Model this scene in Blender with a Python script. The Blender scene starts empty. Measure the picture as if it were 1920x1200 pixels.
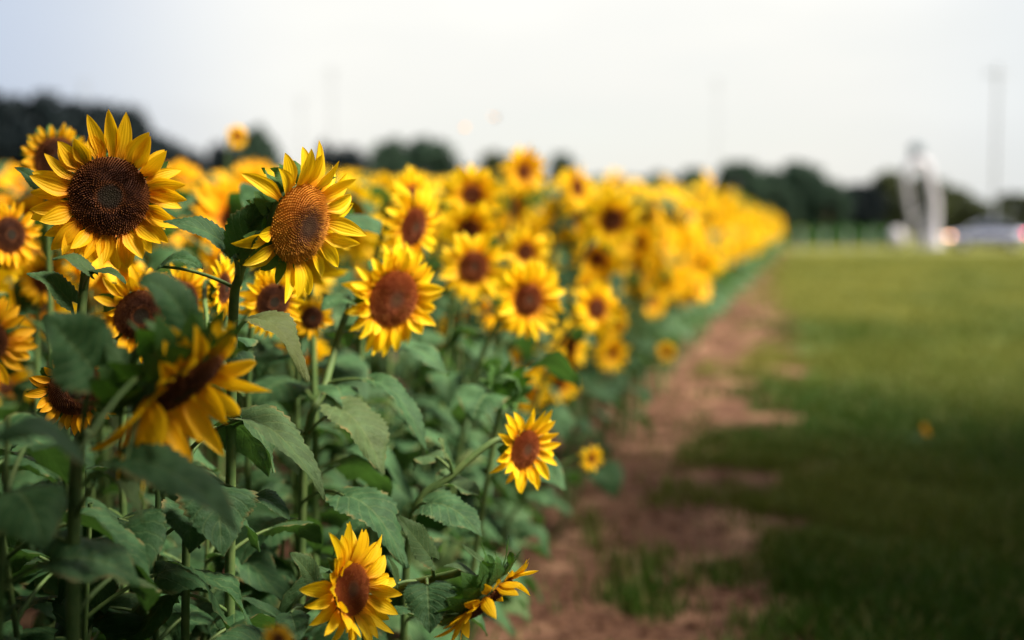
import bpy, math, random
import numpy as np
from mathutils import Matrix, Vector

S = bpy.context.scene
COL = S.collection
R = math.radians

# ------------------------------------------------------------------ camera
CAMZ = 1.45
PITCH = R(4.18)
FPX = 2667.0                       # focal length in pixels of the 1920 wide frame
cd = bpy.data.cameras.new('camera')
cam = bpy.data.objects.new('camera', cd)
COL.objects.link(cam)
cam.location = (0, 0, CAMZ)
cam.rotation_euler = (R(90) - PITCH, 0, 0)
cd.lens = 50.0
cd.sensor_width = 36.0
cd.clip_start = 0.05
cd.clip_end = 3000
cd.dof.use_dof = True
cd.dof.focus_distance = 2.5
cd.dof.aperture_fstop = 1.35
S.camera = cam

# ------------------------------------------------------------------ world: bright overcast sky
SUN_EL, SUN_AZ = 50, 106            # azimuth clockwise from +Y (camera direction)
w = bpy.data.worlds.new('World')
S.world = w
w.use_nodes = True
nt = w.node_tree
nt.nodes.clear()
def N(nt, kind, **kw):
    n = nt.nodes.new(kind)
    for k, v in kw.items():
        setattr(n, k, v)
    return n
out = N(nt, 'ShaderNodeOutputWorld')
bg = N(nt, 'ShaderNodeBackground')
bg.inputs['Strength'].default_value = 0.1
sky = N(nt, 'ShaderNodeTexSky', sky_type='NISHITA')
sky.sun_disc = False
sky.sun_elevation = R(SUN_EL)
sky.sun_rotation = R(SUN_AZ)
tc = N(nt, 'ShaderNodeTexCoord')
sep = N(nt, 'ShaderNodeSeparateXYZ')
nt.links.new(tc.outputs['Generated'], sep.inputs[0])
def math_node(nt, op, a, b=None, c=None, clamp=False):
    n = N(nt, 'ShaderNodeMath', operation=op, use_clamp=clamp)
    for i, v in enumerate((a, b, c)):
        if v is None:
            continue
        if isinstance(v, (int, float)):
            n.inputs[i].default_value = v
        else:
            nt.links.new(v, n.inputs[i])
    return n.outputs[0]
# cloud cover brightens towards the zenith, as an overcast sky does
zen = math_node(nt, 'MAXIMUM', sep.outputs['Z'], 0.0)
zfac = math_node(nt, 'POWER', zen, 1.4)
bright0 = math_node(nt, 'MULTIPLY_ADD', zfac, 4.6, 3.22)
mp = N(nt, 'ShaderNodeMapping')
mp.inputs['Scale'].default_value = (1.6, 1.6, 6.0)
nt.links.new(tc.outputs['Generated'], mp.inputs[0])
nz = N(nt, 'ShaderNodeTexNoise')
nz.inputs['Scale'].default_value = 1.3
nz.inputs['Detail'].default_value = 4
nt.links.new(mp.outputs[0], nz.inputs[0])
bank = N(nt, 'ShaderNodeMapRange', interpolation_type='SMOOTHSTEP')
nt.links.new(nz.outputs[0], bank.inputs[0])
bank.inputs[1].default_value = 0.34; bank.inputs[2].default_value = 0.64
bank.inputs[3].default_value = 0.93; bank.inputs[4].default_value = 1.03
bright = math_node(nt, 'MULTIPLY', bright0, bank.outputs[0])
cloudcol = N(nt, 'ShaderNodeMix', data_type='RGBA', blend_type='MULTIPLY')
cloudcol.inputs[0].default_value = 1.0
cr = N(nt, 'ShaderNodeCombineColor')
nt.links.new(bright, cr.inputs[0]); nt.links.new(bright, cr.inputs[1]); nt.links.new(bright, cr.inputs[2])
nt.links.new(cr.outputs[0], cloudcol.inputs[6])
# the cloud bank is blue grey away to the west (left) and thin to the far right
west = N(nt, 'ShaderNodeMapRange', interpolation_type='SMOOTHSTEP')
nt.links.new(sep.outputs['X'], west.inputs[0])
west.inputs[1].default_value = -0.36; west.inputs[2].default_value = -0.12
west.inputs[3].default_value = 0.0; west.inputs[4].default_value = 1.0
east = N(nt, 'ShaderNodeMapRange', interpolation_type='SMOOTHSTEP')
nt.links.new(sep.outputs['X'], east.inputs[0])
east.inputs[1].default_value = 0.18; east.inputs[2].default_value = 0.40
east.inputs[3].default_value = 0.0; east.inputs[4].default_value = 0.38
m1 = N(nt, 'ShaderNodeMix', data_type='RGBA')
nt.links.new(west.outputs[0], m1.inputs[0])
m1.inputs[6].default_value = (0.56, 0.63, 0.76, 1)
m1.inputs[7].default_value = (1.0, 0.985, 0.93, 1)
m2 = N(nt, 'ShaderNodeMix', data_type='RGBA')
nt.links.new(east.outputs[0], m2.inputs[0])
nt.links.new(m1.outputs[2], m2.inputs[6])
m2.inputs[7].default_value = (0.55, 0.66, 0.80, 1)
nt.links.new(m2.outputs[2], cloudcol.inputs[7])
mixs = N(nt, 'ShaderNodeMix', data_type='RGBA')
nt.links.new(sky.outputs[0], mixs.inputs[6])
nt.links.new(cloudcol.outputs[2], mixs.inputs[7])
cover = N(nt, 'ShaderNodeMapRange')
nt.links.new(nz.outputs[0], cover.inputs[0])
cover.inputs[1].default_value = 0.25; cover.inputs[2].default_value = 0.5
cover.inputs[3].default_value = 0.86; cover.inputs[4].default_value = 0.97
nt.links.new(cover.outputs[0], mixs.inputs[0])
nt.links.new(mixs.outputs[2], bg.inputs['Color'])
nt.links.new(bg.outputs[0], out.inputs[0])

# ------------------------------------------------------------------ sun through the cloud
sd = bpy.data.lights.new('sun', 'SUN')
sd.energy = 4.8
sd.angle = R(20)
sd.color = (1.0, 0.92, 0.78)
sun = bpy.data.objects.new('sun', sd)
COL.objects.link(sun)
sun_dir = Vector((math.sin(R(SUN_AZ)) * math.cos(R(SUN_EL)), math.cos(R(SUN_AZ)) * math.cos(R(SUN_EL)), math.sin(R(SUN_EL))))
sun.rotation_euler = sun_dir.to_track_quat('Z', 'Y').to_euler()

S.view_settings.view_transform = 'Standard'
S.view_settings.look = 'None'
S.view_settings.exposure = 1.52
S.view_settings.gamma = 1.0
S.view_settings.use_curve_mapping = False
S.cycles.use_denoising = True
S.cycles.max_bounces = 8
S.cycles.transparent_max_bounces = 4

# ------------------------------------------------------------------ pixel helper (1920 x 1200 frame of the photograph)
FWD = np.array([0, math.cos(PITCH), -math.sin(PITCH)])
UPV = np.array([0, math.sin(PITCH), math.cos(PITCH)])
RGT = np.array([1.0, 0, 0])
CAM = np.array([0, 0, CAMZ])
def at(px, py, d):
    return CAM + d * (FWD + (px - 960) / FPX * RGT + (600 - py) / FPX * UPV)
def proj(p):
    v = np.asarray(p, float) - CAM
    d = v @ FWD
    return 960 + FPX * (v @ RGT) / d, 600 - FPX * (v @ UPV) / d, d
def unit(v):
    v = np.asarray(v, float)
    return v / (np.linalg.norm(v) + 1e-12)
def view_dir(P, f):
    tw = unit(CAM - P)
    rt = unit(np.cross([0, 0, 1], tw))
    up = np.cross(tw, rt)
    return unit(f[0] * rt + f[1] * up + f[2] * tw)
# field edge on the ground: x = EX0 + ES*y, field lies to the left of it
EX0, ES = -1.075, 0.2006
EDIR = unit([ES, 1, 0])
EPERP = np.array([-EDIR[1], EDIR[0], 0])     # into the field
def edge_x(y):
    return EX0 + ES * y
def ground_z(y):
    return -0.55 * min(1.0, max(0.0, (y - 20.0) / 70.0))

# ------------------------------------------------------------------ mesh building
class Geo:
    def __init__(self):
        self.v, self.a, self.f, self.m, self.n = [], [], [], [], 0
    def add(self, v, faces, attr=None, mat=0):
        v = np.asarray(v, float).reshape(-1, 3)
        faces = np.asarray(faces, int)
        a = np.zeros((len(v), 3)) if attr is None else np.asarray(attr, float).reshape(-1, 3)
        self.v.append(v); self.a.append(a)
        self.f.append(faces + self.n)
        self.m.append(np.full(len(faces), mat))
        self.n += len(v)
        return self
    def grid(self, v, attr=None, mat=0, wrap=False):
        nu, nv = v.shape[:2]
        idx = np.arange(nu * nv).reshape(nu, nv)
        if wrap:
            idx = np.concatenate([idx, idx[:, :1]], 1)
        q = np.stack([idx[:-1, :-1], idx[:-1, 1:], idx[1:, 1:], idx[1:, :-1]], -1).reshape(-1, 4)
        return self.add(v, q, attr, mat)
    def tube(self, pts, rad, n=8, attr=None, mat=0, caps=False):
        pts = np.asarray(pts, float)
        k = len(pts)
        rad = np.broadcast_to(np.asarray(rad, float), (k,))
        T = np.gradient(pts, axis=0)
        T /= np.linalg.norm(T, axis=1)[:, None] + 1e-12
        ref = np.array([1.0, 0, 0]) if abs(T[0][0]) < 0.8 else np.array([0, 1.0, 0])
        rings = []
        for i in range(k):
            b = unit(np.cross(T[i], ref)); c = np.cross(b, T[i]); ref = c if False else ref - 0 * ref
            ang = np.arange(n) * 2 * math.pi / n
            rings.append(pts[i] + rad[i] * (np.cos(ang)[:, None] * b + np.sin(ang)[:, None] * c))
        v = np.array(rings)
        at_ = np.zeros((k, n, 3)); at_[..., 0] = np.linspace(0, 1, k)[:, None]
        if attr is not None:
            at_[..., 2] = attr
        self.grid(v, at_, mat, wrap=True)
        if caps:
            self.add(v[0], [list(range(n))[::-1]], None, mat) if n == 4 else None
        return self
    def box(self, c, s, mat=0, rot=0.0):
        c = np.asarray(c, float); s = np.asarray(s, float) / 2
        p = np.array([[x, y, z] for x in (-1, 1) for y in (-1, 1) for z in (-1, 1)]) * s
        cr_, sr_ = math.cos(rot), math.sin(rot)
        p = np.stack([p[:, 0] * cr_ - p[:, 1] * sr_, p[:, 0] * sr_ + p[:, 1] * cr_, p[:, 2]], 1) + c
        return self.add(p, [[0, 1, 3, 2], [4, 6, 7, 5], [0, 4, 5, 1], [2, 3, 7, 6], [0, 2, 6, 4], [1, 5, 7, 3]], None, mat)
    def merge(self, g):
        if g.n:
            for v, a, f, m in zip(g.v, g.a, g.f, g.m):
                self.v.append(v); self.a.append(a); self.f.append(f + self.n); self.m.append(m)
            self.n += g.n
        return self
    def xform(self, M):
        M = np.asarray(M, float)
        g = Geo()
        g.v = [v @ M[:3, :3].T + M[:3, 3] for v in self.v]
        g.a, g.f, g.m, g.n = self.a, self.f, self.m, self.n
        return g
    def arrays(self):
        v = np.concatenate(self.v); a = np.concatenate(self.a)
        return v, a
    def mesh(self, name, mats, smooth=True):
        v, a = self.arrays()
        me = bpy.data.meshes.new(name)
        me.vertices.add(len(v))
        me.vertices.foreach_set('co', v.astype(np.float32).ravel())
        loops = np.concatenate([f.ravel() for f in self.f])
        cnt = np.concatenate([np.full(len(f), f.shape[1]) for f in self.f])
        starts = np.concatenate([[0], np.cumsum(cnt)[:-1]])
        me.loops.add(len(loops))
        me.loops.foreach_set('vertex_index', loops.astype(np.int32))
        me.polygons.add(len(cnt))
        me.polygons.foreach_set('loop_start', starts.astype(np.int32))
        me.polygons.foreach_set('loop_total', cnt.astype(np.int32))
        me.polygons.foreach_set('material_index', np.concatenate(self.m).astype(np.int32))
        me.polygons.foreach_set('use_smooth', np.full(len(cnt), smooth))
        at_ = me.attributes.new('p', 'FLOAT_VECTOR', 'POINT')
        at_.data.foreach_set('vector', a.astype(np.float32).ravel())
        for m in mats:
            me.materials.append(m)
        me.update(calc_edges=True)
        me.validate()
        return me
    def build(self, name, mats, parent=None, smooth=True):
        if not isinstance(mats, (list, tuple)):
            mats = [mats]
        o = bpy.data.objects.new(name, self.mesh(name, mats, smooth))
        COL.objects.link(o)
        o.color = (0, 0, 0, 1)
        if parent is not None:
            o.parent = parent
        return o

def tag(o, label, cat, group=None):
    o['label'] = label; o['category'] = cat
    if group:
        o['group'] = group
    return o
def structure(o, kind='structure'):
    o['kind'] = kind
    return o
def empty(name, loc):
    o = bpy.data.objects.new(name, None)
    o.empty_display_size = 0.05
    COL.objects.link(o)
    o.location = loc
    return o
CHILDREN = {}
def kids(o):
    return list(o.children)
def copy_tree(o, parent=None):
    c = o.copy(); COL.objects.link(c)
    if parent is not None:
        c.parent = parent
    for ch in kids(o):
        copy_tree(ch, c)
    return c

# ------------------------------------------------------------------ materials
def new_mat(name):
    m = bpy.data.materials.new(name); m.use_nodes = True
    m.node_tree.nodes.clear()
    o = N(m.node_tree, 'ShaderNodeOutputMaterial')
    return m, m.node_tree, o
def mixc(nt, fac, a, b, blend='MIX'):
    n = N(nt, 'ShaderNodeMix', data_type='RGBA', blend_type=blend)
    for i, v in ((0, fac), (6, a), (7, b)):
        if isinstance(v, (int, float)):
            n.inputs[i].default_value = v
        elif isinstance(v, tuple):
            n.inputs[i].default_value = (*v, 1) if len(v) == 3 else v
        else:
            nt.links.new(v, n.inputs[i])
    return n.outputs[2]
def maprange(nt, v, a, b, c=0.0, d=1.0, smooth=True):
    n = N(nt, 'ShaderNodeMapRange', interpolation_type='SMOOTHSTEP' if smooth else 'LINEAR')
    nt.links.new(v, n.inputs[0])
    for i, x in zip((1, 2, 3, 4), (a, b, c, d)):
        n.inputs[i].default_value = x
    return n.outputs[0]
def noise(nt, scale, detail=3, coord=None, rough=0.55):
    n = N(nt, 'ShaderNodeTexNoise')
    n.inputs['Scale'].default_value = scale; n.inputs['Detail'].default_value = detail
    n.inputs['Roughness'].default_value = rough
    if coord is None:
        t = N(nt, 'ShaderNodeTexCoord'); coord = t.outputs['Object']
    nt.links.new(coord, n.inputs['Vector'])
    return n.outputs[0]
def attr_p(nt):
    a = N(nt, 'ShaderNodeAttribute'); a.attribute_name = 'p'
    s = N(nt, 'ShaderNodeSeparateXYZ')
    nt.links.new(a.outputs['Vector'], s.inputs[0])
    return s.outputs[0], s.outputs[1], s.outputs[2]
def thin(nt, out, col, trans_col, tfac, rough, spec=0.3, bump=None):
    p = N(nt, 'ShaderNodeBsdfPrincipled')
    p.inputs['Roughness'].default_value = rough
    p.inputs['Specular IOR Level'].default_value = spec
    t = N(nt, 'ShaderNodeBsdfTranslucent')
    for s_, c in ((p.inputs['Base Color'], col), (t.inputs['Color'], trans_col)):
        if isinstance(c, tuple):
            s_.default_value = (*c, 1)
        else:
            nt.links.new(c, s_)
    if bump is not None:
        b = N(nt, 'ShaderNodeBump'); b.inputs['Strength'].default_value = bump[1]; b.inputs['Distance'].default_value = bump[2]
        nt.links.new(bump[0], b.inputs['Height'])
        nt.links.new(b.outputs[0], p.inputs['Normal']); nt.links.new(b.outputs[0], t.inputs['Normal'])
    mx = N(nt, 'ShaderNodeMixShader'); mx.inputs[0].default_value = tfac
    nt.links.new(p.outputs[0], mx.inputs[1]); nt.links.new(t.outputs[0], mx.inputs[2])
    nt.links.new(mx.outputs[0], out.inputs[0])

def make_petal():
    m, nt, o = new_mat('petal')
    t, s, r = attr_p(nt)
    info = N(nt, 'ShaderNodeObjectInfo')
    isep = N(nt, 'ShaderNodeSeparateColor'); nt.links.new(info.outputs['Color'], isep.inputs[0])
    # golden ground with deeper orange at the foot of each ray
    gold = mixc(nt, isep.outputs[0], (0.95, 0.635, 0.007), (0.92, 0.38, 0.005))
    gold = mixc(nt, maprange(nt, r, 0, 1, 0, 0.35, False), gold, (0.94, 0.52, 0.006))
    foot = mixc(nt, isep.outputs[0], (0.78, 0.28, 0.006), (0.60, 0.16, 0.004))
    c = mixc(nt, maprange(nt, t, 0.0, 0.42), foot, gold)
    # lengthwise veins
    wv = math_node(nt, 'SINE', math_node(nt, 'MULTIPLY', s, 17.0))
    vein = maprange(nt, wv, 0.55, 1.0, 0.0, 0.09)
    c = mixc(nt, vein, c, (0.55, 0.20, 0.004))
    tcol = mixc(nt, 0.35, c, (0.97, 0.58, 0.006))
    thin(nt, o, c, tcol, 0.42, 0.55, 0.2, (wv, 0.25, 0.001))
    return m
def make_leaf(name, base, light, tcol, tf=0.24):
    m, nt, o = new_mat(name)
    t, s, r = attr_p(nt)
    info = N(nt, 'ShaderNodeObjectInfo')
    isep = N(nt, 'ShaderNodeSeparateColor'); nt.links.new(info.outputs['Color'], isep.inputs[0])
    ab = math_node(nt, 'ABSOLUTE', s)
    mid = maprange(nt, ab, 0.02, 0.07, 1.0, 0.0)
    ph = math_node(nt, 'FRACT', math_node(nt, 'MULTIPLY', math_node(nt, 'SUBTRACT', t, math_node(nt, 'MULTIPLY', ab, 0.33)), 7.0))
    lat = maprange(nt, math_node(nt, 'ABSOLUTE', math_node(nt, 'SUBTRACT', ph, 0.5)), 0.02, 0.13, 1.0, 0.0)
    lat = math_node(nt, 'MULTIPLY', lat, 0.75)
    vein = math_node(nt, 'MAXIMUM', mid, lat)
    n1 = noise(nt, 26, 4)
    n2 = noise(nt, 240, 3)
    c = mixc(nt, maprange(nt, n1, 0.35, 0.7), base, light)
    c = mixc(nt, math_node(nt, 'MULTIPLY', vein, 0.34), c, (0.15, 0.21, 0.075))
    c = mixc(nt, isep.outputs[0], c, (0.24, 0.22, 0.07))
    c = mixc(nt, maprange(nt, r, 0, 1, 0, 0.35, False), c, (0.016, 0.044, 0.016))
    sp = maprange(nt, n2, 0.66, 0.74, 0, 0.5)
    c = mixc(nt, sp, c, (0.20, 0.20, 0.10))
    rim = math_node(nt, 'MULTIPLY', maprange(nt, ab, 0.80, 1.0), maprange(nt, n1, 0.48, 0.66, 0.0, 0.75))
    c = mixc(nt, rim, c, (0.20, 0.13, 0.045))
    # the underside is paler and downy
    g = N(nt, 'ShaderNodeNewGeometry')
    c = mixc(nt, math_node(nt, 'MULTIPLY', g.outputs['Backfacing'], 0.35), c, (0.10, 0.155, 0.085))
    h = math_node(nt, 'ADD', math_node(nt, 'MULTIPLY', vein, -0.25), math_node(nt, 'MULTIPLY', n1, 0.9))
    h = math_node(nt, 'ADD', h, math_node(nt, 'MULTIPLY', n2, 0.5))
    thin(nt, o, c, tcol, tf, 0.62, 0.17, (h, 0.8, 0.0035))
    return m
def make_simple(name, c1, c2, scale, rough=0.6, spec=0.3, bump=0.0, metal=0.0, coord='Object'):
    m, nt, o = new_mat(name)
    t = N(nt, 'ShaderNodeTexCoord')
    n1 = noise(nt, scale, 4, t.outputs[coord])
    c = mixc(nt, maprange(nt, n1, 0.35, 0.65), c1, c2)
    p = N(nt, 'ShaderNodeBsdfPrincipled')
    nt.links.new(c, p.inputs['Base Color'])
    p.inputs['Roughness'].default_value = rough
    p.inputs['Specular IOR Level'].default_value = spec
    p.inputs['Metallic'].default_value = metal
    if bump:
        b = N(nt, 'ShaderNodeBump'); b.inputs['Strength'].default_value = 0.7; b.inputs['Distance'].default_value = bump
        nt.links.new(n1, b.inputs['Height']); nt.links.new(b.outputs[0], p.inputs['Normal'])
    nt.links.new(p.outputs[0], o.inputs[0])
    return m
def make_disc():
    m, nt, o = new_mat('seed_disc')
    r, rnd, tip = attr_p(nt)
    info = N(nt, 'ShaderNodeObjectInfo')
    isep = N(nt, 'ShaderNodeSeparateColor'); nt.links.new(info.outputs['Color'], isep.inputs[0])
    k = isep.outputs[0]
    def ramp(stops):
        cr_ = N(nt, 'ShaderNodeValToRGB')
        e = cr_.color_ramp.elements
        e[0].position, e[0].color = stops[0][0], (*stops[0][1], 1)
        e[1].position, e[1].color = stops[-1][0], (*stops[-1][1], 1)
        for p_, c_ in stops[1:-1]:
            x = e.new(p_); x.color = (*c_, 1)
        nt.links.new(r, cr_.inputs[0])
        return cr_.outputs[0]
    dark = ramp([(0.0, (0.013, 0.012, 0.006)), (0.28, (0.012, 0.009, 0.005)), (0.36, (0.10, 0.030, 0.008)),
                 (0.45, (0.030, 0.011, 0.006)), (0.75, (0.040, 0.013, 0.006)), (0.88, (0.095, 0.030, 0.008)), (1.0, (0.15, 0.05, 0.010))])
    gold = ramp([(0.0, (0.060, 0.030, 0.014)), (0.22, (0.045, 0.018, 0.008)), (0.42, (0.14, 0.045, 0.010)),
                 (0.60, (0.36, 0.125, 0.012)), (0.8, (0.46, 0.18, 0.014)), (1.0, (0.50, 0.21, 0.016))])
    red = ramp([(0.0, (0.075, 0.034, 0.012)), (0.22, (0.09, 0.028, 0.010)), (0.42, (0.18, 0.036, 0.009)),
                (0.75, (0.22, 0.042, 0.010)), (1.0, (0.32, 0.075, 0.011))])
    c = mixc(nt, k, dark, gold)
    c = mixc(nt, isep.outputs[1], c, red)
    tipc = mixc(nt, k, (0.26, 0.085, 0.016), (0.72, 0.33, 0.03))
    f = math_node(nt, 'MULTIPLY', tip, maprange(nt, rnd, 0.2, 1.0, 0.0, 0.75))
    f = math_node(nt, 'MULTIPLY', f, maprange(nt, r, 0.22, 0.40))
    c = mixc(nt, f, c, tipc)
    p = N(nt, 'ShaderNodeBsdfPrincipled')
    nt.links.new(c, p.inputs['Base Color'])
    p.inputs['Roughness'].default_value = 0.75; p.inputs['Specular IOR Level'].default_value = 0.2
    nt.links.new(p.outputs[0], o.inputs[0])
    return m
M_PETAL = make_petal()
M_LEAF = make_leaf('sunflower_leaf', (0.022, 0.062, 0.021), (0.056, 0.128, 0.050), (0.075, 0.18, 0.025), 0.22)
M_BRACT = make_leaf('bract', (0.050, 0.125, 0.028), (0.08, 0.175, 0.04), (0.10, 0.25, 0.02), 0.25)
M_STEM = make_simple('stem', (0.07, 0.125, 0.034), (0.105, 0.155, 0.045), 40, 0.6, 0.3, 0.001)
M_DISC = make_disc()

# ------------------------------------------------------------------ sunflower anatomy
def smooth(a, b, x):
    t = np.clip((x - a) / (b - a), 0, 1)
    return t * t * (3 - 2 * t)
def petal(g, rng, phi, r0, z0, L, W, elev, bend, twist=0.0, side=0.0, cup=0.25, nu=8, nv=4, notch=False):
    t = np.linspace(0, 1, nu + 1)
    th = elev + bend * t
    step = L / nu
    rr = r0 + np.concatenate([[0], np.cumsum(np.cos((th[1:] + th[:-1]) / 2))]) * step
    zz = z0 + np.concatenate([[0], np.cumsum(np.sin((th[1:] + th[:-1]) / 2))]) * step
    wd = 0.5 * W * (0.42 + 0.58 * smooth(0, 0.42, t)) * np.clip(1 - t ** 2.9, 0, 1) ** 0.84
    wd[-1] = 0.012 * W
    er = np.array([math.cos(phi), math.sin(phi), 0]); et = np.array([-math.sin(phi), math.cos(phi), 0]); ez = np.array([0, 0, 1.0])
    C = rr[:, None] * er + zz[:, None] * ez + (side * L * t ** 2)[:, None] * et
    Nn = -np.sin(th)[:, None] * er + np.cos(th)[:, None] * ez
    tw = twist * t
    B = np.cos(tw)[:, None] * et + np.sin(tw)[:, None] * Nn
    N2 = -np.sin(tw)[:, None] * et + np.cos(tw)[:, None] * Nn
    s = np.linspace(-1, 1, nv + 1)
    ph = rng.uniform(0, 6.28)
    ridge = 0.05 * np.cos(s * 6.3)[None, :] + 0.05 * np.sin(t * 9 + ph)[:, None] * s[None, :]
    v = C[:, None] + (wd[:, None] * s[None, :])[..., None] * B[:, None] + (wd[:, None] * (cup * s[None, :] ** 2 + ridge))[..., None] * N2[:, None]
    a = np.zeros((nu + 1, nv + 1, 3)); a[..., 0] = t[:, None]; a[..., 1] = s[None, :]; a[..., 2] = rng.random()
    g.grid(v, a)
def leaf_blade(g, rng, C, nhint, W, fold=0.35, ripple=0.06, serr=0.07, nv=8, lobe=0.16, mat=0, teeth=15):
    C = np.asarray(C, float); nu = len(C)
    t = np.linspace(0, 1, nu)
    T = np.gradient(C, axis=0); T /= np.linalg.norm(T, axis=1)[:, None] + 1e-9
    Lg = np.linalg.norm(np.diff(C, axis=0), axis=1).sum()
    B = np.cross(T, np.asarray(nhint, float)); B /= np.linalg.norm(B, axis=1)[:, None] + 1e-9
    Nn = np.cross(B, T)
    sh = (t + 0.012) ** 0.40 * np.clip(1 - t, 0, 1) ** 0.95
    sh = sh / sh.max(); sh[-1] = 0.01
    s = np.linspace(-1, 1, nv + 1)
    saw = ((t * teeth) % 1.0) - 0.5
    irr = 0.05 * np.sin(t * 11 + rng.uniform(0, 6)) + 0.04 * np.sin(t * 23 + rng.uniform(0, 6))
    wl = 0.5 * W * sh[:, None] * (1 + (serr * saw + irr * 0.6)[:, None] * (np.abs(s)[None, :] ** 4))
    asym = 1 + 0.10 * rng.uniform(-1, 1) * np.sign(s)[None, :]
    wl = wl * asym
    ab = np.abs(s)[None, :]
    ph1, ph2 = rng.uniform(0, 6, 2)
    z = wl * (fold * ab - 0.30 * ab ** 2) + W * ripple * ab ** 1.5 * np.sin(t[:, None] * 10 + ph1 + np.sign(s)[None, :] * ph2)
    z = z + W * 0.018 * np.sin(t[:, None] * 40 - ab * 13) * (ab > 0.05) * (1 - ab * 0.4)
    back = -lobe * Lg * ab ** 1.6 * np.clip(1 - t[:, None], 0, 1) ** 5
    v = C[:, None] + (wl * s[None, :])[..., None] * B[:, None] + z[..., None] * Nn[:, None] + back[..., None] * T[:, None]
    a = np.zeros((nu, nv + 1, 3)); a[..., 0] = t[:, None]; a[..., 1] = s[None, :]; a[..., 2] = rng.random()
    g.grid(v, a, mat)
def bez(p0, p1, p2, n):
    t = np.linspace(0, 1, n)[:, None]
    return (1 - t) ** 2 * np.asarray(p0) + 2 * t * (1 - t) * np.asarray(p1) + t ** 2 * np.asarray(p2)
def catmull(P, n=10):
    P = [np.asarray(p, float) for p in P]
    P = [2 * P[0] - P[1]] + P + [2 * P[-1] - P[-2]]
    o_ = []
    for i in range(1, len(P) - 2):
        t = np.linspace(0, 1, n, endpoint=False)[:, None]
        a, b, c, d = P[i - 1], P[i], P[i + 1], P[i + 2]
        o_.append(0.5 * (2 * b + (c - a) * t + (2 * a - 5 * b + 4 * c - d) * t ** 2 + (3 * b - a - 3 * c + d) * t ** 3))
    o_.append(P[-2][None])
    return np.concatenate(o_)

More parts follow.
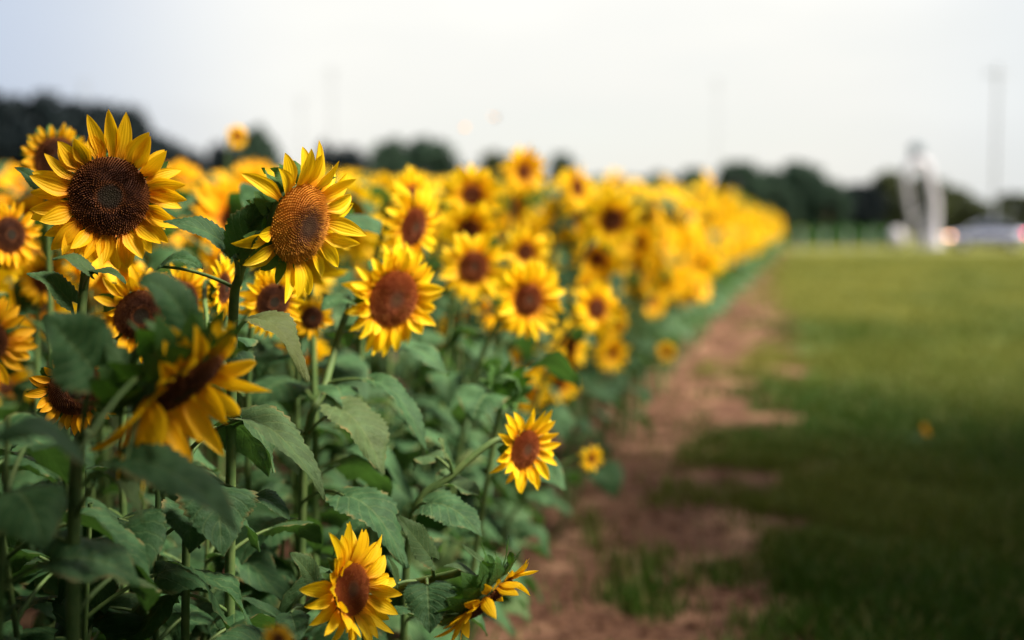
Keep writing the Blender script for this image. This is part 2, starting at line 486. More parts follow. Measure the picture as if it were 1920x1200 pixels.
def head_geos(rng, Ro, ratio=0.52, npet=40, lod=2, cup=20, droop=-25, irreg=1.0, petal_fn=None, dome=0.22, wr=0.40, bsc=1.0):
    """a head that faces +Z, its upper edge towards +Y; returns receptacle, petal ring, seed disc, bract ring"""
    Rd = Ro * ratio; L = Ro - Rd
    nu, nv = {2: (9, 6), 1: (5, 2), 0: (3, 2)}[lod]
    gp, gd, gr, gb = Geo(), Geo(), Geo(), Geo()
    for i in range(npet):
        layer = i % 2
        phi = 2 * math.pi * (i + irreg * rng.uniform(-0.42, 0.42)) / npet
        el = R((cup if layer == 0 else cup - 14) + irreg * rng.uniform(-12, 12))
        bd = R(droop + irreg * rng.uniform(-30, 30))
        ln = L * rng.uniform(0.86, 1.14) * (1.0 if layer == 0 else 1.06)
        wd = (L * wr + 0.05 * Rd) * rng.uniform(0.82, 1.2)
        tw = irreg * R(rng.uniform(-28, 28)); sd_ = irreg * rng.uniform(-0.16, 0.16)
        if petal_fn is not None:
            q = petal_fn(math.degrees(phi) % 360, rng)
            if q is None:
                continue
            ln *= q.get('L', 1); wd *= q.get('W', 1); el += R(q.get('el', 0)); bd += R(q.get('bd', 0))
        petal(gp, rng, phi, Rd * (0.97 if layer == 0 else 1.0), -0.03 * Rd - 0.03 * Rd * layer, ln, wd, el, bd, tw, sd_, rng.uniform(0.1, 0.45), nu, nv)
    # receptacle bowl
    nseg = {2: 28, 1: 12, 0: 7}[lod]
    prof = [(1.0, -0.02), (1.02, -0.12), (0.9, -0.27), (0.62, -0.40), (0.3, -0.50), (0.13, -0.62)]
    ang = np.arange(nseg) * 2 * math.pi / nseg
    v = np.array([[(r_ * Rd * math.cos(a), r_ * Rd * math.sin(a), z_ * Rd) for a in ang] for r_, z_ in prof])
    gr.grid(v, None, 0, wrap=True)
    # disc dome
    nr = {2: 9, 1: 4, 0: 2}[lod]
    H = dome * Rd
    def dz(x):
        return H * (1 - x ** 2.2) - 0.10 * H * np.exp(-(x / 0.22) ** 2)
    rs = np.linspace(0.001, 1.0, nr + 1)
    v = np.array([[(r_ * Rd * math.cos(a), r_ * Rd * math.sin(a), dz(r_)) for a in ang] for r_ in rs])
    a_ = np.zeros((nr + 1, nseg, 3)); a_[..., 0] = rs[:, None]; a_[..., 1] = 0.5
    gd.grid(v, a_, 0, wrap=True)
    nf = {2: 950, 1: 150, 0: 0}[lod]
    if nf:
        i = np.arange(nf) + 0.5
        x = np.sqrt(i / nf); th = i * 2.399963
        sp = Rd * math.sqrt(math.pi / nf)
        c = np.stack([x * Rd * np.cos(th), x * Rd * np.sin(th), dz(x)], 1)
        nrm = np.stack([np.cos(th) * 0.6 * x, np.sin(th) * 0.6 * x, np.ones(nf)], 1); nrm /= np.linalg.norm(nrm, axis=1)[:, None]
        hh = sp * (0.35 + 1.15 * smooth(0.25, 0.45, x) ) * rng.uniform(0.6, 1.35, nf)
        u1 = np.stack([np.cos(th), np.sin(th), -0.5 * x], 1); u2 = np.stack([-np.sin(th), np.cos(th), 0 * th], 1)
        q = 0.42 * sp
        base = [c + q * u1, c + q * u2, c - q * u1, c - q * u2]
        lean = np.stack([np.cos(th), np.sin(th), 0 * th], 1) * (rng.uniform(-0.3, 0.5, nf) * sp)[:, None]
        top = c + nrm * hh[:, None] + lean
        vv = np.stack(base + [top], 1)
        rn = rng.random(nf)
        aa = np.zeros((nf, 5, 3)); aa[:, :, 0] = x[:, None]; aa[:, :, 1] = rn[:, None]; aa[:, 4, 2] = 1
        k = np.arange(nf)[:, None] * 5
        tri = np.concatenate([k + np.array([[0, 1, 4]]), k + np.array([[1, 2, 4]]), k + np.array([[2, 3, 4]]), k + np.array([[3, 0, 4]])])
        gd.add(vv.reshape(-1, 3), tri, aa.reshape(-1, 3))
    # bracts: three rings of pointed green scales
    for ring, (nb, rr0, zz0, el0, ln0) in enumerate([(15, 0.98, -0.16, -2, 0.60), (13, 0.86, -0.30, -14, 0.66), (9, 0.6, -0.43, -26, 0.6)] if lod else [(7, 0.95, -0.22, -8, 0.7)]):
        for i in range(nb):
            phi = 2 * math.pi * (i + 0.5 * ring + rng.uniform(-0.3, 0.3)) / nb
            Lb = bsc * Rd * ln0 * rng.uniform(0.75, 1.35); el = R(el0 + rng.uniform(-18, 12)); bd = R(rng.uniform(-70, 12))
            t = np.linspace(0, 1, 7 if lod == 2 else 4)
            th = el + bd * t
            rr = rr0 * Rd + np.concatenate([[0], np.cumsum(np.cos(th[1:]))]) * Lb / (len(t) - 1)
            zz = zz0 * Rd + np.concatenate([[0], np.cumsum(np.sin(th[1:]))]) * Lb / (len(t) - 1)
            sw = rng.uniform(-0.2, 0.2) * Lb * t ** 2
            C = np.stack([rr * math.cos(phi) - sw * math.sin(phi), rr * math.sin(phi) + sw * math.cos(phi), zz], 1)
            leaf_blade(gb, rng, C, (-0.3 * math.cos(phi), -0.3 * math.sin(phi), 1), bsc * Rd * 0.46 * rng.uniform(0.8, 1.2), 0.3, 0.03, 0.0, 4 if lod == 2 else 2, 0.0)
    return gr, gp, gd, gb

def frame_from(f):
    f = unit(f)
    x = np.cross([0, 0, 1.0], f)
    x = unit(x) if np.linalg.norm(x) > 1e-3 else np.array([1.0, 0, 0])
    y = np.cross(f, x)
    M = np.eye(4); M[:3, 0], M[:3, 1], M[:3, 2] = x, y, f
    return M

def leaf_on_stem(g, rng, Sp, az, size, lod=2, up=0.55, sag=1.0):
    """petiole from the stem point Sp in azimuth az, then a heart shaped blade that arches and hangs"""
    d = np.array([math.cos(az), math.sin(az), 0])
    pl = size * rng.uniform(0.45, 0.75)
    A = Sp; Bp = Sp + d * pl * 0.85 + np.array([0, 0, pl * up * rng.uniform(0.5, 1.1)])
    P = bez(A, (A + Bp) / 2 + np.array([0, 0, pl * 0.12]), Bp, 6 if lod == 2 else 3)
    g.tube(P, np.linspace(0.0042, 0.0028, len(P)), 6 if lod == 2 else 3, mat=1)
    side = np.array([-d[1], d[0], 0]) * rng.uniform(-0.35, 0.35)
    dd = unit(d + side)
    tip = Bp + dd * size * rng.uniform(0.62, 0.9) + np.array([0, 0, -size * sag * rng.uniform(0.25, 0.75)])
    ctl = Bp + dd * size * 0.42 + np.array([0, 0, size * rng.uniform(0.02, 0.16)])
    nu = {2: 31, 1: 9, 0: 4}[lod]
    C = bez(Bp, ctl, tip, nu)
    tilt = np.array([-d[1], d[0], 0]) * rng.uniform(-0.45, 0.45)
    leaf_blade(g, rng, C, np.array([0, 0, 1.0]) + 0.15 * d + tilt, size * rng.uniform(0.72, 0.95),
               rng.uniform(0.1, 0.6), rng.uniform(0.03, 0.08), 0.10 if lod == 2 else 0, {2: 8, 1: 4, 0: 2}[lod])
    return Bp, tip

HEADS = []            # (px, py, radius px, depth) of the hand placed heads, kept free of leaves in front
def hides_a_head(pts, margin=0.92, own=None):
    for p in pts:
        x, y, d = proj(p)
        if d < 0.3:
            return True
        for hx, hy, hr, hd, owner in HEADS:
            if owner == own and own is not None and d > hd - 0.02:
                continue
            if d < hd + 0.04 and (x - hx) ** 2 + (y - hy) ** 2 < (hr * margin) ** 2:
                return True
    return False

# ------------------------------------------------------------------ hand placed sunflowers: pixel, depth, radius in pixels, facing (right, up, towards camera)
def fn_front(phi, rng):       # the big sharp bloom: sparse upright rays above, dense below, a gap at upper left
    if 100 < phi < 150:
        return None if rng.random() < 0.35 else dict(L=0.8)
    if 55 < phi < 100:
        return None if rng.random() < 0.25 else dict(L=1.08, W=1.1)
    return dict()
def fn_side(phi, rng):        # rays lost on the lower left
    if 195 < phi < 260:
        return None if rng.random() < 0.45 else dict(el=-40, L=1.0)
    if 265 < phi < 325:
        return None if rng.random() < 0.8 else dict(L=1.1)
    if 150 < phi < 195:
        return None if rng.random() < 0.4 else dict(L=0.75)
    return dict(W=1.12, L=1.08)
def fn_ragged(phi, rng):
    if rng.random() < 0.38:
        return None
    return dict(el=rng.uniform(-15, 30), L=rng.uniform(0.7, 1.2), bd=rng.uniform(-50, 50), W=1.2)
def fn_curled(phi, rng):
    if rng.random() < 0.12:
        return None
    return dict(el=rng.uniform(-10, 25), L=rng.uniform(0.55, 1.2), bd=rng.uniform(-50, 60), W=1.0)
def fn_hang(phi, rng):
    if rng.random() < 0.16:
        return None
    if 30 < phi < 160:
        return dict(el=rng.uniform(-40, -18), L=rng.uniform(0.45, 0.8), bd=rng.uniform(-35, 0), W=0.8)
    return dict(el=rng.uniform(10, 62), L=rng.uniform(0.8, 1.35), bd=rng.uniform(-25, 30), W=0.95)
def fn_half(phi, rng):
    if 110 < phi < 250 and rng.random() < 0.4:
        return dict(L=0.7, el=25)
    return dict(L=1.03)

SHARP = 'sunflowers in sharp focus at the front'
HERO = [
 dict(k='a', px=205, py=368, d=2.5, r=143, f=(0.06, -0.02, 1), ratio=0.515, n=46, irr=1.5, fn=fn_front, cup=16, droop=-14, seed=3, disc=0.0, org=0.38, way=[(152, 600, 2.53)],
      label='largest sunflower, round dark brown disc full on, rising against the dark trees'),
 dict(k='b', px=562, py=420, d=2.5, r=145, f=(0.72, -0.22, 0.66), ratio=0.52, n=34, fn=fn_side, cup=24, droop=-22, seed=11, disc=1.0, org=0.0, dome=0.36, way=[(436, 640, 2.6), (448, 520, 2.57), (470, 470, 2.56)],
      label='bright sunflower turned sideways with a bulging orange brown disc and missing lower petals'),
 dict(k='c', px=738, py=560, d=3.1, r=103, f=(0.56, -0.26, 0.78), ratio=0.52, n=46, fn=fn_half, cup=18, droop=-18, seed=5, red=0.85, disc=0.25, org=0.0, way=[(572, 850, 3.0), (610, 720, 3.05), (645, 600, 3.12), (672, 560, 3.15)],
      label='full yellow sunflower with red brown disc on a tall pale stem beside the sharpest blooms'),
 dict(k='d', px=335, py=725, d=1.97, r=206, f=(0.52, -0.77, 0.17), ratio=0.46, n=46, bs=1.5, fn=fn_hang, cup=20, droop=-5, seed=21, disc=0.0, org=0.35, way=[(140, 920, 2.02), (178, 800, 2.05), (228, 700, 2.06)],
      label='ragged drooping sunflower, blurred and closest, green bracts on top and orange petals hanging'),
 dict(k='e', px=985, py=842, d=2.9, r=82, f=(0.68, -0.22, 0.66), ratio=0.44, n=30, fn=fn_half, cup=22, droop=-20, seed=8, red=0.85, disc=0.2, org=0.05, way=[(770, 985, 2.9), (850, 890, 2.9), (925, 828, 2.92)],
      label='small yellow sunflower on a slanting pale stem leaning out over the soil strip'),
 dict(k='f', px=660, py=1105, d=2.38, r=116, f=(0.74, -0.06, 0.64), ratio=0.42, dome=0.1, n=42, fn=fn_half, cup=22, droop=-22, seed=14, red=0.85, disc=0.3, org=0.02, way=[(545, 1190, 2.42), (575, 1140, 2.43), (615, 1106, 2.43)],
      label='low yellow sunflower with a red brown oval disc at the bottom edge of the frame'),
 dict(k='g', px=912, py=1122, d=2.4, r=112, f=(0.64, -0.76, 0.02), ratio=0.54, n=52, bs=1.5, fn=fn_curled, cup=8, droop=5, seed=33, disc=0.0, org=0.3, way=[(690, 1165, 2.52), (745, 1106, 2.48), (850, 1076, 2.42)],
      label='nodding sunflower in profile, green bracts on top, on a near horizontal stem'),
 dict(k='h', px=108, py=300, d=3.3, r=68, f=(0.25, 0, 0.95), ratio=0.62, n=34, seed=9, disc=0.0, org=0.6, label='blurred sunflower with big dark disc peeking out behind the largest bloom'),
 dict(k='i', px=262, py=590, d=2.75, r=92, f=(0.25, -0.3, 0.9), ratio=0.52, n=34, fn=fn_half, seed=10, disc=0.0, org=0.5, label='dark centred orange sunflower half hidden by a leaf, under the largest bloom'),
 dict(k='j', px=338, py=560, d=3.0, r=66, f=(0.3, -0.25, 0.9), ratio=0.5, n=30, seed=12, disc=0.0, org=0.3, label='sunflower with upright yellow petals tucked between the two sharp blooms, lower down'),
 dict(k='k', px=85, py=525, d=3.5, r=52, f=(0.2, -0.2, 0.95), ratio=0.42, n=32, seed=13, disc=0.1, org=0.55, label='soft orange sunflower below and behind the largest bloom, beside its stem'),
 dict(k='l', px=18, py=440, d=3.1, r=66, f=(0.55, 0, 0.8), ratio=0.5, n=30, seed=15, disc=0.0, org=0.6, label='dark orange sunflower cut by the frame beside the largest bloom, halfway up'),
 dict(k='m', px=-28, py=640, d=2.05, r=92, f=(0.15, -0.2, 0.95), ratio=0.45, n=24, seed=16, disc=0.0, org=0.75, label='orange sunflower mostly outside the frame, only its long side petals showing'),
 dict(k='n', px=143, py=730, d=2.5, r=92, f=(0.15, -0.35, 0.9), ratio=0.56, n=28, fn=fn_half, seed=17, disc=0.0, org=0.85, label='shaded rust orange sunflower low among dark leaves behind the drooping bloom'),
 dict(k='o', px=512, py=565, d=3.0, r=68, f=(0.45, -0.25, 0.85), ratio=0.5, n=34, seed=18, disc=0.0, org=0.05, label='soft yellow sunflower with dark disc directly below the sideways bloom'),
 dict(k='p', px=585, py=596, d=3.25, r=42, f=(0.3, -0.2, 0.9), ratio=0.5, n=28, seed=19, disc=0.0, org=0.4, label='small dark centred sunflower between the sideways bloom and the tall pale stem'),
 dict(k='q', px=420, py=540, d=2.95, r=62, f=(0.8, -0.05, 0.35), ratio=0.45, n=28, seed=20, disc=0.0, org=0.05, way=[(352, 900, 2.5), (372, 800, 2.6), (392, 690, 2.7)], label='yellow sunflower seen edge on, left of the soft bloom under the sideways one'),
 dict(k='r', px=775, py=425, d=3.6, r=80, f=(0.72, -0.2, 0.55), ratio=0.45, n=36, seed=22, disc=0.0, org=0.0, label='bright blurred sunflower in half profile with spiky green bracts, above the red brown disc'),
 dict(k='s', px=885, py=365, d=4.7, r=60, f=(0.05, 0.05, 1), ratio=0.30, n=34, seed=23, disc=0.2, org=0.0, label='blurred round sunflower facing straight on, with a small dark centre, at the skyline'),
 dict(k='t', px=880, py=430, d=4.4, r=56, f=(0.2, -0.35, 0.9), ratio=0.34, n=32, seed=24, disc=0.1, org=0.05, label='blurred sunflower just under the round straight facing one'),
 dict(k='u', px=888, py=500, d=4.1, r=68, f=(0.35, -0.1, 0.9), ratio=0.42, n=32, seed=25, disc=0.15, org=0.0, label='blurred sunflower with long brown disc, lowest of the column of three'),
 dict(k='v', px=985, py=472, d=4.8, r=50, f=(0.3, -0.1, 0.9), ratio=0.32, n=30, seed=26, disc=0.1, org=0.0, label='small blurred sunflower right above the big soft bloom with the brown disc'),
 dict(k='w', px=990, py=562, d=3.9, r=78, f=(0.5, -0.15, 0.82), ratio=0.38, n=36, seed=27, disc=0.15, org=0.0, label='big soft yellow sunflower with brown disc in the middle of the flower wall'),
 dict(k='x', px=1118, py=578, d=4.6, r=54, f=(0.5, 0.0, 0.85), ratio=0.34, n=32, seed=28, disc=0.2, org=0.0, label='soft yellow sunflower lower right of the big soft bloom, at the edge of the field'),
 dict(k='y', px=1148, py=412, d=5.6, r=60, f=(0.4, -0.25, 0.85), ratio=0.34, n=30, seed=29, disc=0.15, org=0.0, label='blurred sunflower with brown centre amid the solid yellow mass'),
 dict(k='aa', px=1250, py=660, d=6.3, r=22, f=(0.4, 0, 0.9), ratio=0.35, n=22, seed=31, disc=0.2, org=0.3, label='little orange sunflower low on the leafy wall, far along the strip'),
 dict(k='ab', px=1108, py=860, d=4.3, r=27, f=(0.6, -0.3, 0.75), ratio=0.3, n=20, seed=32, disc=0.5, org=0.15, label='little yellow sunflower poking out low above the soil strip'),
 dict(k='ac', px=522, py=1200, d=1.7, r=34, f=(0.4, 0.2, 0.9), ratio=0.4, n=22, seed=34, disc=0.3, org=0.5, label='tiny orange blur of a bloom cut by the bottom edge'),
 dict(k='ad', px=982, py=322, d=6.0, r=50, f=(0.55, 0.0, 0.8), ratio=0.3, n=32, seed=35, disc=0.6, org=0.2, label='tall golden sunflower standing above the others against the pale sky'),
 dict(k='ae', px=445, py=256, d=6.0, r=24, f=(0.5, 0.0, 0.8), ratio=0.4, n=26, seed=36, disc=0.2, org=0.25, label='tallest thin sunflower, a small orange blur above the field by the round tree'),
 dict(k='af', px=1082, py=352, d=6.4, r=46, f=(0.7, 0.1, 0.6), ratio=0.35, n=30, seed=37, disc=0.5, org=0.05, label='tall yellow sunflower turned aside, beside the small round tree'),
 dict(k='ag', px=775, py=368, d=4.3, r=56, f=(0.6, 0.15, 0.75), ratio=0.35, n=32, seed=38, disc=0.5, org=0.0, label='bright yellow sunflower behind the half profile bloom, rising to the skyline'),
]
PXM = {h['k']: h for h in HERO}
for h in HERO:
    HEADS.append((h['px'], h['py'], h['r'], h['d'], h['k']))

# hand placed leaves: owner, base (px, py, depth), tip, width px, blade normal (right, up, towards), fold, petiole start, bow up (m), yellowing
LEAVES = [
 ('a', (92, 364, 2.50), (27, 314, 2.46), 34, (0.1, 0.5, 0.8), 0.5, None, 0.005, 0.0),
 ('a', (172, 512, 2.44), (98, 487, 2.42), 44, (-0.3, 0.9, 0.35), 0.3, (153, 545, 2.52), 0.012, 0.1),
 ('a', (168, 512, 2.46), (236, 532, 2.42), 44, (0.2, 0.9, 0.35), 0.3, (153, 545, 2.52), 0.012, 0.05),
 ('a', (132, 566, 2.45), (50, 515, 2.42), 50, (-0.4, 0.8, 0.45), 0.4, (150, 640, 2.52), 0.012, 0.05),
 ('b', (436, 468, 2.50), (306, 417, 2.45), 58, (0.1, 0.75, 0.6), 0.45, (444, 520, 2.56), 0.012, 0.0),
 ('b', (446, 476, 2.47), (508, 398, 2.44), 74, (-0.55, 0.25, 0.8), 0.5, (446, 530, 2.55), 0.02, 0.0),
 ('b', (300, 500, 2.60), (380, 505, 2.56), 50, (0.1, 0.8, 0.5), 0.4, None, 0.015, 0.0),
 ('b', (472, 600, 2.42), (577, 716, 2.40), 92, (0.55, 0.75, 0.5), 0.45, (437, 650, 2.56), 0.03, 0.45),
 ('q', (455, 786, 2.44), (608, 938, 2.40), 92, (0.55, 0.6, 0.6), 0.55, (365, 850, 2.52), 0.03, 0.12),
 ('q', (402, 912, 2.36), (416, 1044, 2.30), 150, (0.35, 0.35, 0.85), 0.3, (350, 985, 2.5), 0.02, 0.0),
 ('q', (478, 935, 2.42), (543, 978, 2.40), 52, (0.3, 0.7, 0.6), 0.4, (385, 905, 2.5), 0.012, 0.0),
 ('d', (176, 692, 1.92), (84, 590, 1.86), 150, (-0.1, 0.55, 0.85), 0.45, (172, 790, 1.92), 0.0, 0.0),
 ('d', (350, 600, 1.98), (255, 535, 1.95), 84, (0.0, 0.7, 0.7), 0.4, (215, 745, 1.95), 0.02, 0.0),
 ('d', (235, 862, 1.86), (448, 996, 1.82), 135, (0.25, 0.75, 0.55), 0.3, (185, 800, 1.9), 0.02, 0.0),
 ('d', (180, 900, 1.98), (270, 986, 1.95), 66, (0.4, 0.7, 0.5), 0.6, (112, 976, 1.95), 0.03, 0.15),
 ('d', (150, 850, 1.70), (-10, 830, 1.62), 110, (0.0, 0.8, 0.5), 0.3, None, 0.02, 0.0),
 ('c', (640, 768, 2.85), (722, 892, 2.80), 118, (0.5, 0.6, 0.6), 0.5, (585, 815, 3.0), 0.02, 0.22),
 ('c', (702, 715, 3.0), (802, 852, 2.95), 70, (0.6, 0.6, 0.5), 0.5, (610, 725, 3.05), 0.03, 0.0),
 ('c', (735, 645, 3.25), (842, 705, 3.2), 84, (0.3, 0.85, 0.4), 0.3, (640, 640, 3.12), 0.02, 0.0),
 ('c', (655, 560, 3.05), (600, 585, 3.0), 52, (0, 0.85, 0.45), 0.3, None, 0.01, 0.0),
 ('c', (645, 930, 2.75), (764, 1066, 2.7), 120, (0.5, 0.6, 0.6), 0.4, (560, 950, 2.95), 0.03, 0.0),
 ('g', (808, 1046, 2.38), (744, 964, 2.34), 64, (0.5, 0.45, 0.75), 0.5, (792, 1090, 2.42), 0.0, 0.12),
 ('g', (801, 1098, 2.36), (806, 1188, 2.32), 92, (0.05, 0.35, 0.95), 0.35, (785, 1092, 2.42), 0.008, 0.0),
 ('g', (890, 1078, 2.40), (832, 1063, 2.36), 30, (0, 0.8, 0.6), 0.4, None, 0.006, 0.1),
 ('g', (925, 1062, 2.41), (864, 1016, 2.38), 24, (0.3, 0.7, 0.6), 0.5, None, -0.006, 0.1),
 ('g', (745, 1095, 2.42), (728, 1045, 2.40), 20, (0.6, 0.4, 0.6), 0.5, None, 0.004, 0.1),
 ('f', (592, 1094, 2.42), (543, 1036, 2.38), 46, (0.2, 0.5, 0.8), 0.5, None, 0.004, 0.1),
 ('f', (530, 1165, 2.36), (448, 1122, 2.32), 30, (0.0, 0.8, 0.6), 0.5, (560, 1170, 2.43), 0.006, 0.0),
 ('f', (545, 1150, 2.34), (560, 1205, 2.30), 60, (0.1, 0.4, 0.9), 0.3, (565, 1150, 2.43), 0.004, 0.0),
 ('e', (835, 850, 2.85), (822, 822, 2.8), 34, (0.4, 0.5, 0.7), 0.4, (845, 893, 2.9), 0.0, 0.2),
 ('e', (800, 945, 2.80), (905, 1010, 2.75), 100, (0.3, 0.7, 0.6), 0.3, (790, 960, 2.9), 0.02, 0.0),
]
SMALL_LEAF = dict()

def build_plant(h):
    rng = np.random.default_rng(h['seed'] * 77 + 5)
    P = at(h['px'], h['py'], h['d'])
    Ro = h['r'] * h['d'] / FPX
    f = view_dir(P, h['f'])
    ratio = h.get('ratio', 0.5); Rd = Ro * ratio
    M = frame_from(f)
    A = P - f * 0.60 * Rd
    neck = A - f * max(0.05, 0.9 * Rd) + np.array([0, 0, 0.002])
    way = [at(*q) for q in h.get('way', [])]
    if way:
        low = way[0]
        bx = h.get('lean', 0.10)
        base = np.array([low[0] - 0.04, low[1] + 0.05, 0])
        mid = [base, base * 0.55 + low * 0.45]
        pts = mid + way + [neck * 0.5 + A * 0.5, A]
    else:
        off = unit([-f[0], -f[1], 0]) * 0.05
        inward = max(0.0, (neck[0] - (edge_x(neck[1]) - 0.08)))
        base = np.array([neck[0] + off[0] - inward * 0.9 + rng.uniform(-.04, .04), neck[1] + off[1] + rng.uniform(-.04, .04), 0])
        zt = neck[2]
        pts = [base, base * 0.7 + neck * 0.3 + np.array([0, 0, 0.02]), base * 0.3 + neck * 0.7 + off * 0.6 + np.array([0, 0, zt * 0.10]),
               neck + off * 0.2 - np.array([0, 0, 0.015]), A]
    base[2] = ground_z(base[1]) - 0.02
    root = empty('sunflower', base)
    tag(root, h['label'], 'sunflower', h.get('group', 'hand sized sunflowers near the camera'))
    SP = catmull(pts, 8)
    big = Ro / 0.13
    r_lo, r_hi = 0.0105 * (0.55 + 0.45 * big), 0.0062 * (0.6 + 0.4 * big)
    rad = np.linspace(r_lo, r_hi, len(SP)); rad[-3:] *= np.linspace(1.0, 1.35, 3)
    Geo().tube(SP - base, rad, 10).build('stem', M_STEM, root)
    gr, gp, gd, gb = head_geos(rng, Ro, ratio, h.get('n', 36), 2 if h['d'] < 4.0 else 1, h.get('cup', 18), h.get('droop', -20), h.get('irr', 1.15), h.get('fn'), h.get('dome', 0.22), 0.40, h.get('bs', 1.0))
    hd = gr.build('flower_head', M_BRACT, root)
    M2 = M.copy(); M2[:3, 3] = P - base
    hd.matrix_local = Matrix(M2.tolist())
    o = gp.build('petal_ring', M_PETAL, hd); o.color = (h.get('org', 0), 0, 0, 1)
    o = gd.build('seed_disc', M_DISC, hd, smooth=False); o.color = (h.get('disc', 0), h.get('red', 0.7 if h['d'] > 3.4 else 0.1), 0, 1)
    o = gb.build('bract_ring', M_BRACT, hd); o.color = (0, 0, 0, 1)
    # hand placed leaves
    for (k, b_, t_, wpx, nh, fold, pet, bow, yel) in LEAVES:
        if k != h['k']:
            continue
        g = Geo()
        b3, t3 = at(*b_), at(*t_)
        n3 = view_dir((b3 + t3) / 2, nh)
        if pet is None:
            s3 = SP[np.argmin(np.linalg.norm(SP - b3, axis=1))]
        else:
            s3 = at(*pet)
            s3 = SP[np.argmin(np.linalg.norm(SP - s3, axis=1))]
        pm = (s3 + b3) / 2 + np.array([0, 0, 0.12 * np.linalg.norm(b3 - s3)])
        g.tube(bez(s3, pm, b3, 9) - base, np.linspace(0.0038, 0.0026, 9), 7, mat=1)
        lr = np.random.default_rng(int(b_[0] * 7 + b_[1]))
        C = bez(b3, (b3 + t3) / 2 + n3 * 0.25 * bow + np.array([0, 0, bow * 2.0]), t3, 46)
        leaf_blade(g, lr, C - base, n3, wpx * b_[2] / FPX * 1.08, fold, 0.05, 0.17, 10, 0.16, 0, 15)
        lo = g.build('leaf', [M_LEAF, M_STEM], root); lo.color = (yel, 0, 0, 1)
    # leaves all the way up the stem
    if h['px'] > -200:
        cum = np.concatenate([[0], np.cumsum(np.linalg.norm(np.diff(SP, axis=0), axis=1))]); cum /= cum[-1]
        az = rng.uniform(0, 6.28)
        nl = h.get('leaves', 9)
        for i in range(nl):
            u = 0.25 + 0.68 * i / nl
            az += 2.4 + rng.uniform(-0.4, 0.4)
            q = np.array([np.interp(u, cum, SP[:, j]) for j in range(3)])
            size = (0.20 - 0.11 * (u - 0.25) / 0.68) * rng.uniform(0.8, 1.15)
            g = Geo()
            Bp, tip = leaf_on_stem(g, rng, q, az, size, 2)
            if hides_a_head([Bp, tip, (Bp + tip) / 2, Bp * 0.75 + tip * 0.25, (Bp + tip) / 2 + [0, 0, 0.04]], 0.98, h['k'] + '!'):
                continue
            g = g.xform(np.block([[np.eye(3), -base[:, None]], [np.zeros((1, 3)), np.ones((1, 1))]]))
            lo = g.build('leaf', [M_LEAF, M_STEM], root); lo.color = (max(0, rng.normal(0.0, 0.12)), 0, 0, 1)
    return root
for h in HERO:
    build_plant(h)

# a plump green bud that has not opened
def build_bud(px, py, d, rpx, label, seed):
    rng = np.random.default_rng(seed)
    P = at(px, py, d); f = view_dir(P, (0.35, 0.25, 0.85)); Ro = rpx * d / FPX
    neck = P - f * Ro * 0.9
    base = np.array([neck[0] - 0.15, neck[1] + 0.1, -0.02])
    root = empty('sunflower_bud', base); tag(root, label, 'bud')
    SP = catmull([base, base * 0.5 + neck * 0.5 + [0, 0, .05], neck + [0, 0, -0.02], P - f * Ro * 0.3], 8)
    Geo().tube(SP - base, np.linspace(0.009, 0.006, len(SP)), 8).build('stem', M_STEM, root)
    gr, gp, gd, gb = head_geos(rng, Ro * 1.3, 0.75, 0, 2)
    hd = gr.build('flower_head', M_BRACT, root)
    M2 = frame_from(f); M2[:3, 3] = P - base; hd.matrix_local = Matrix(M2.tolist())
    g = Geo()
    for ring, (nb, r0, z0, el0) in enumerate([(10, .9, -.1, 95), (11, .95, -.2, 70), (9, .8, -.35, 40)]):
        for i in range(nb):
            phi = 2 * math.pi * (i + .5 * ring) / nb
            t = np.linspace(0, 1, 7); th = R(el0 + rng.uniform(-10, 10)) + R(45 if ring == 0 else -20) * t
            rr = r0 * Ro + np.concatenate([[0], np.cumsum(np.cos(th[1:]))]) * Ro * 0.2
            zz = z0 * Ro + np.concatenate([[0], np.cumsum(np.sin(th[1:]))]) * Ro * 0.2
            C = np.stack([rr * math.cos(phi), rr * math.sin(phi), zz], 1)
            leaf_blade(g, rng, C, (-math.cos(phi), -math.sin(phi), .3), Ro * 0.6, .3, .03, 0, 4, 0)
    g.build('bract_ring', M_BRACT, hd)
    for i in range(6):
        g = Geo(); u = 0.3 + 0.1 * i
        q = SP[int(u * (len(SP) - 1))]
        leaf_on_stem(g, rng, q - base, i * 2.4 + 1, 0.16, 2)
        g.build('leaf', [M_LEAF, M_STEM], root)
build_bud(950, 728, 3.4, 30, 'round green unopened bud among the leaves under the big soft bloom', 5)

# ------------------------------------------------------------------ the rest of the field
prng = np.random.default_rng(2024)
def field_positions():
    P = []
    for row in range(0, 70):
        off = 0.10 + row * 0.62
        n = int(75 / 0.24)
        for i in range(n):
            sp = 1.0 + i * 0.24
            p = np.array([EX0, 0, 0]) + EDIR * (sp + prng.uniform(-.07, .07)) + EPERP * (off + prng.uniform(-.10, .10))
            if p[1] < 1.15:
                continue
            lim = -0.37 * p[1] - 0.9
            if p[0] < lim:
                continue
            if p[1] > 22 and prng.random() > 0.62 and row > 2:
                continue
            if p[1] > 40 and row > 3 and prng.random() > 0.7:
                continue
            P.append(p)
    return P
POS = sorted(field_positions(), key=lambda p: p[1] + 0.35 * abs(p[0] - edge_x(p[1])))
FY = unit([0.48, -0.86, -0.10])

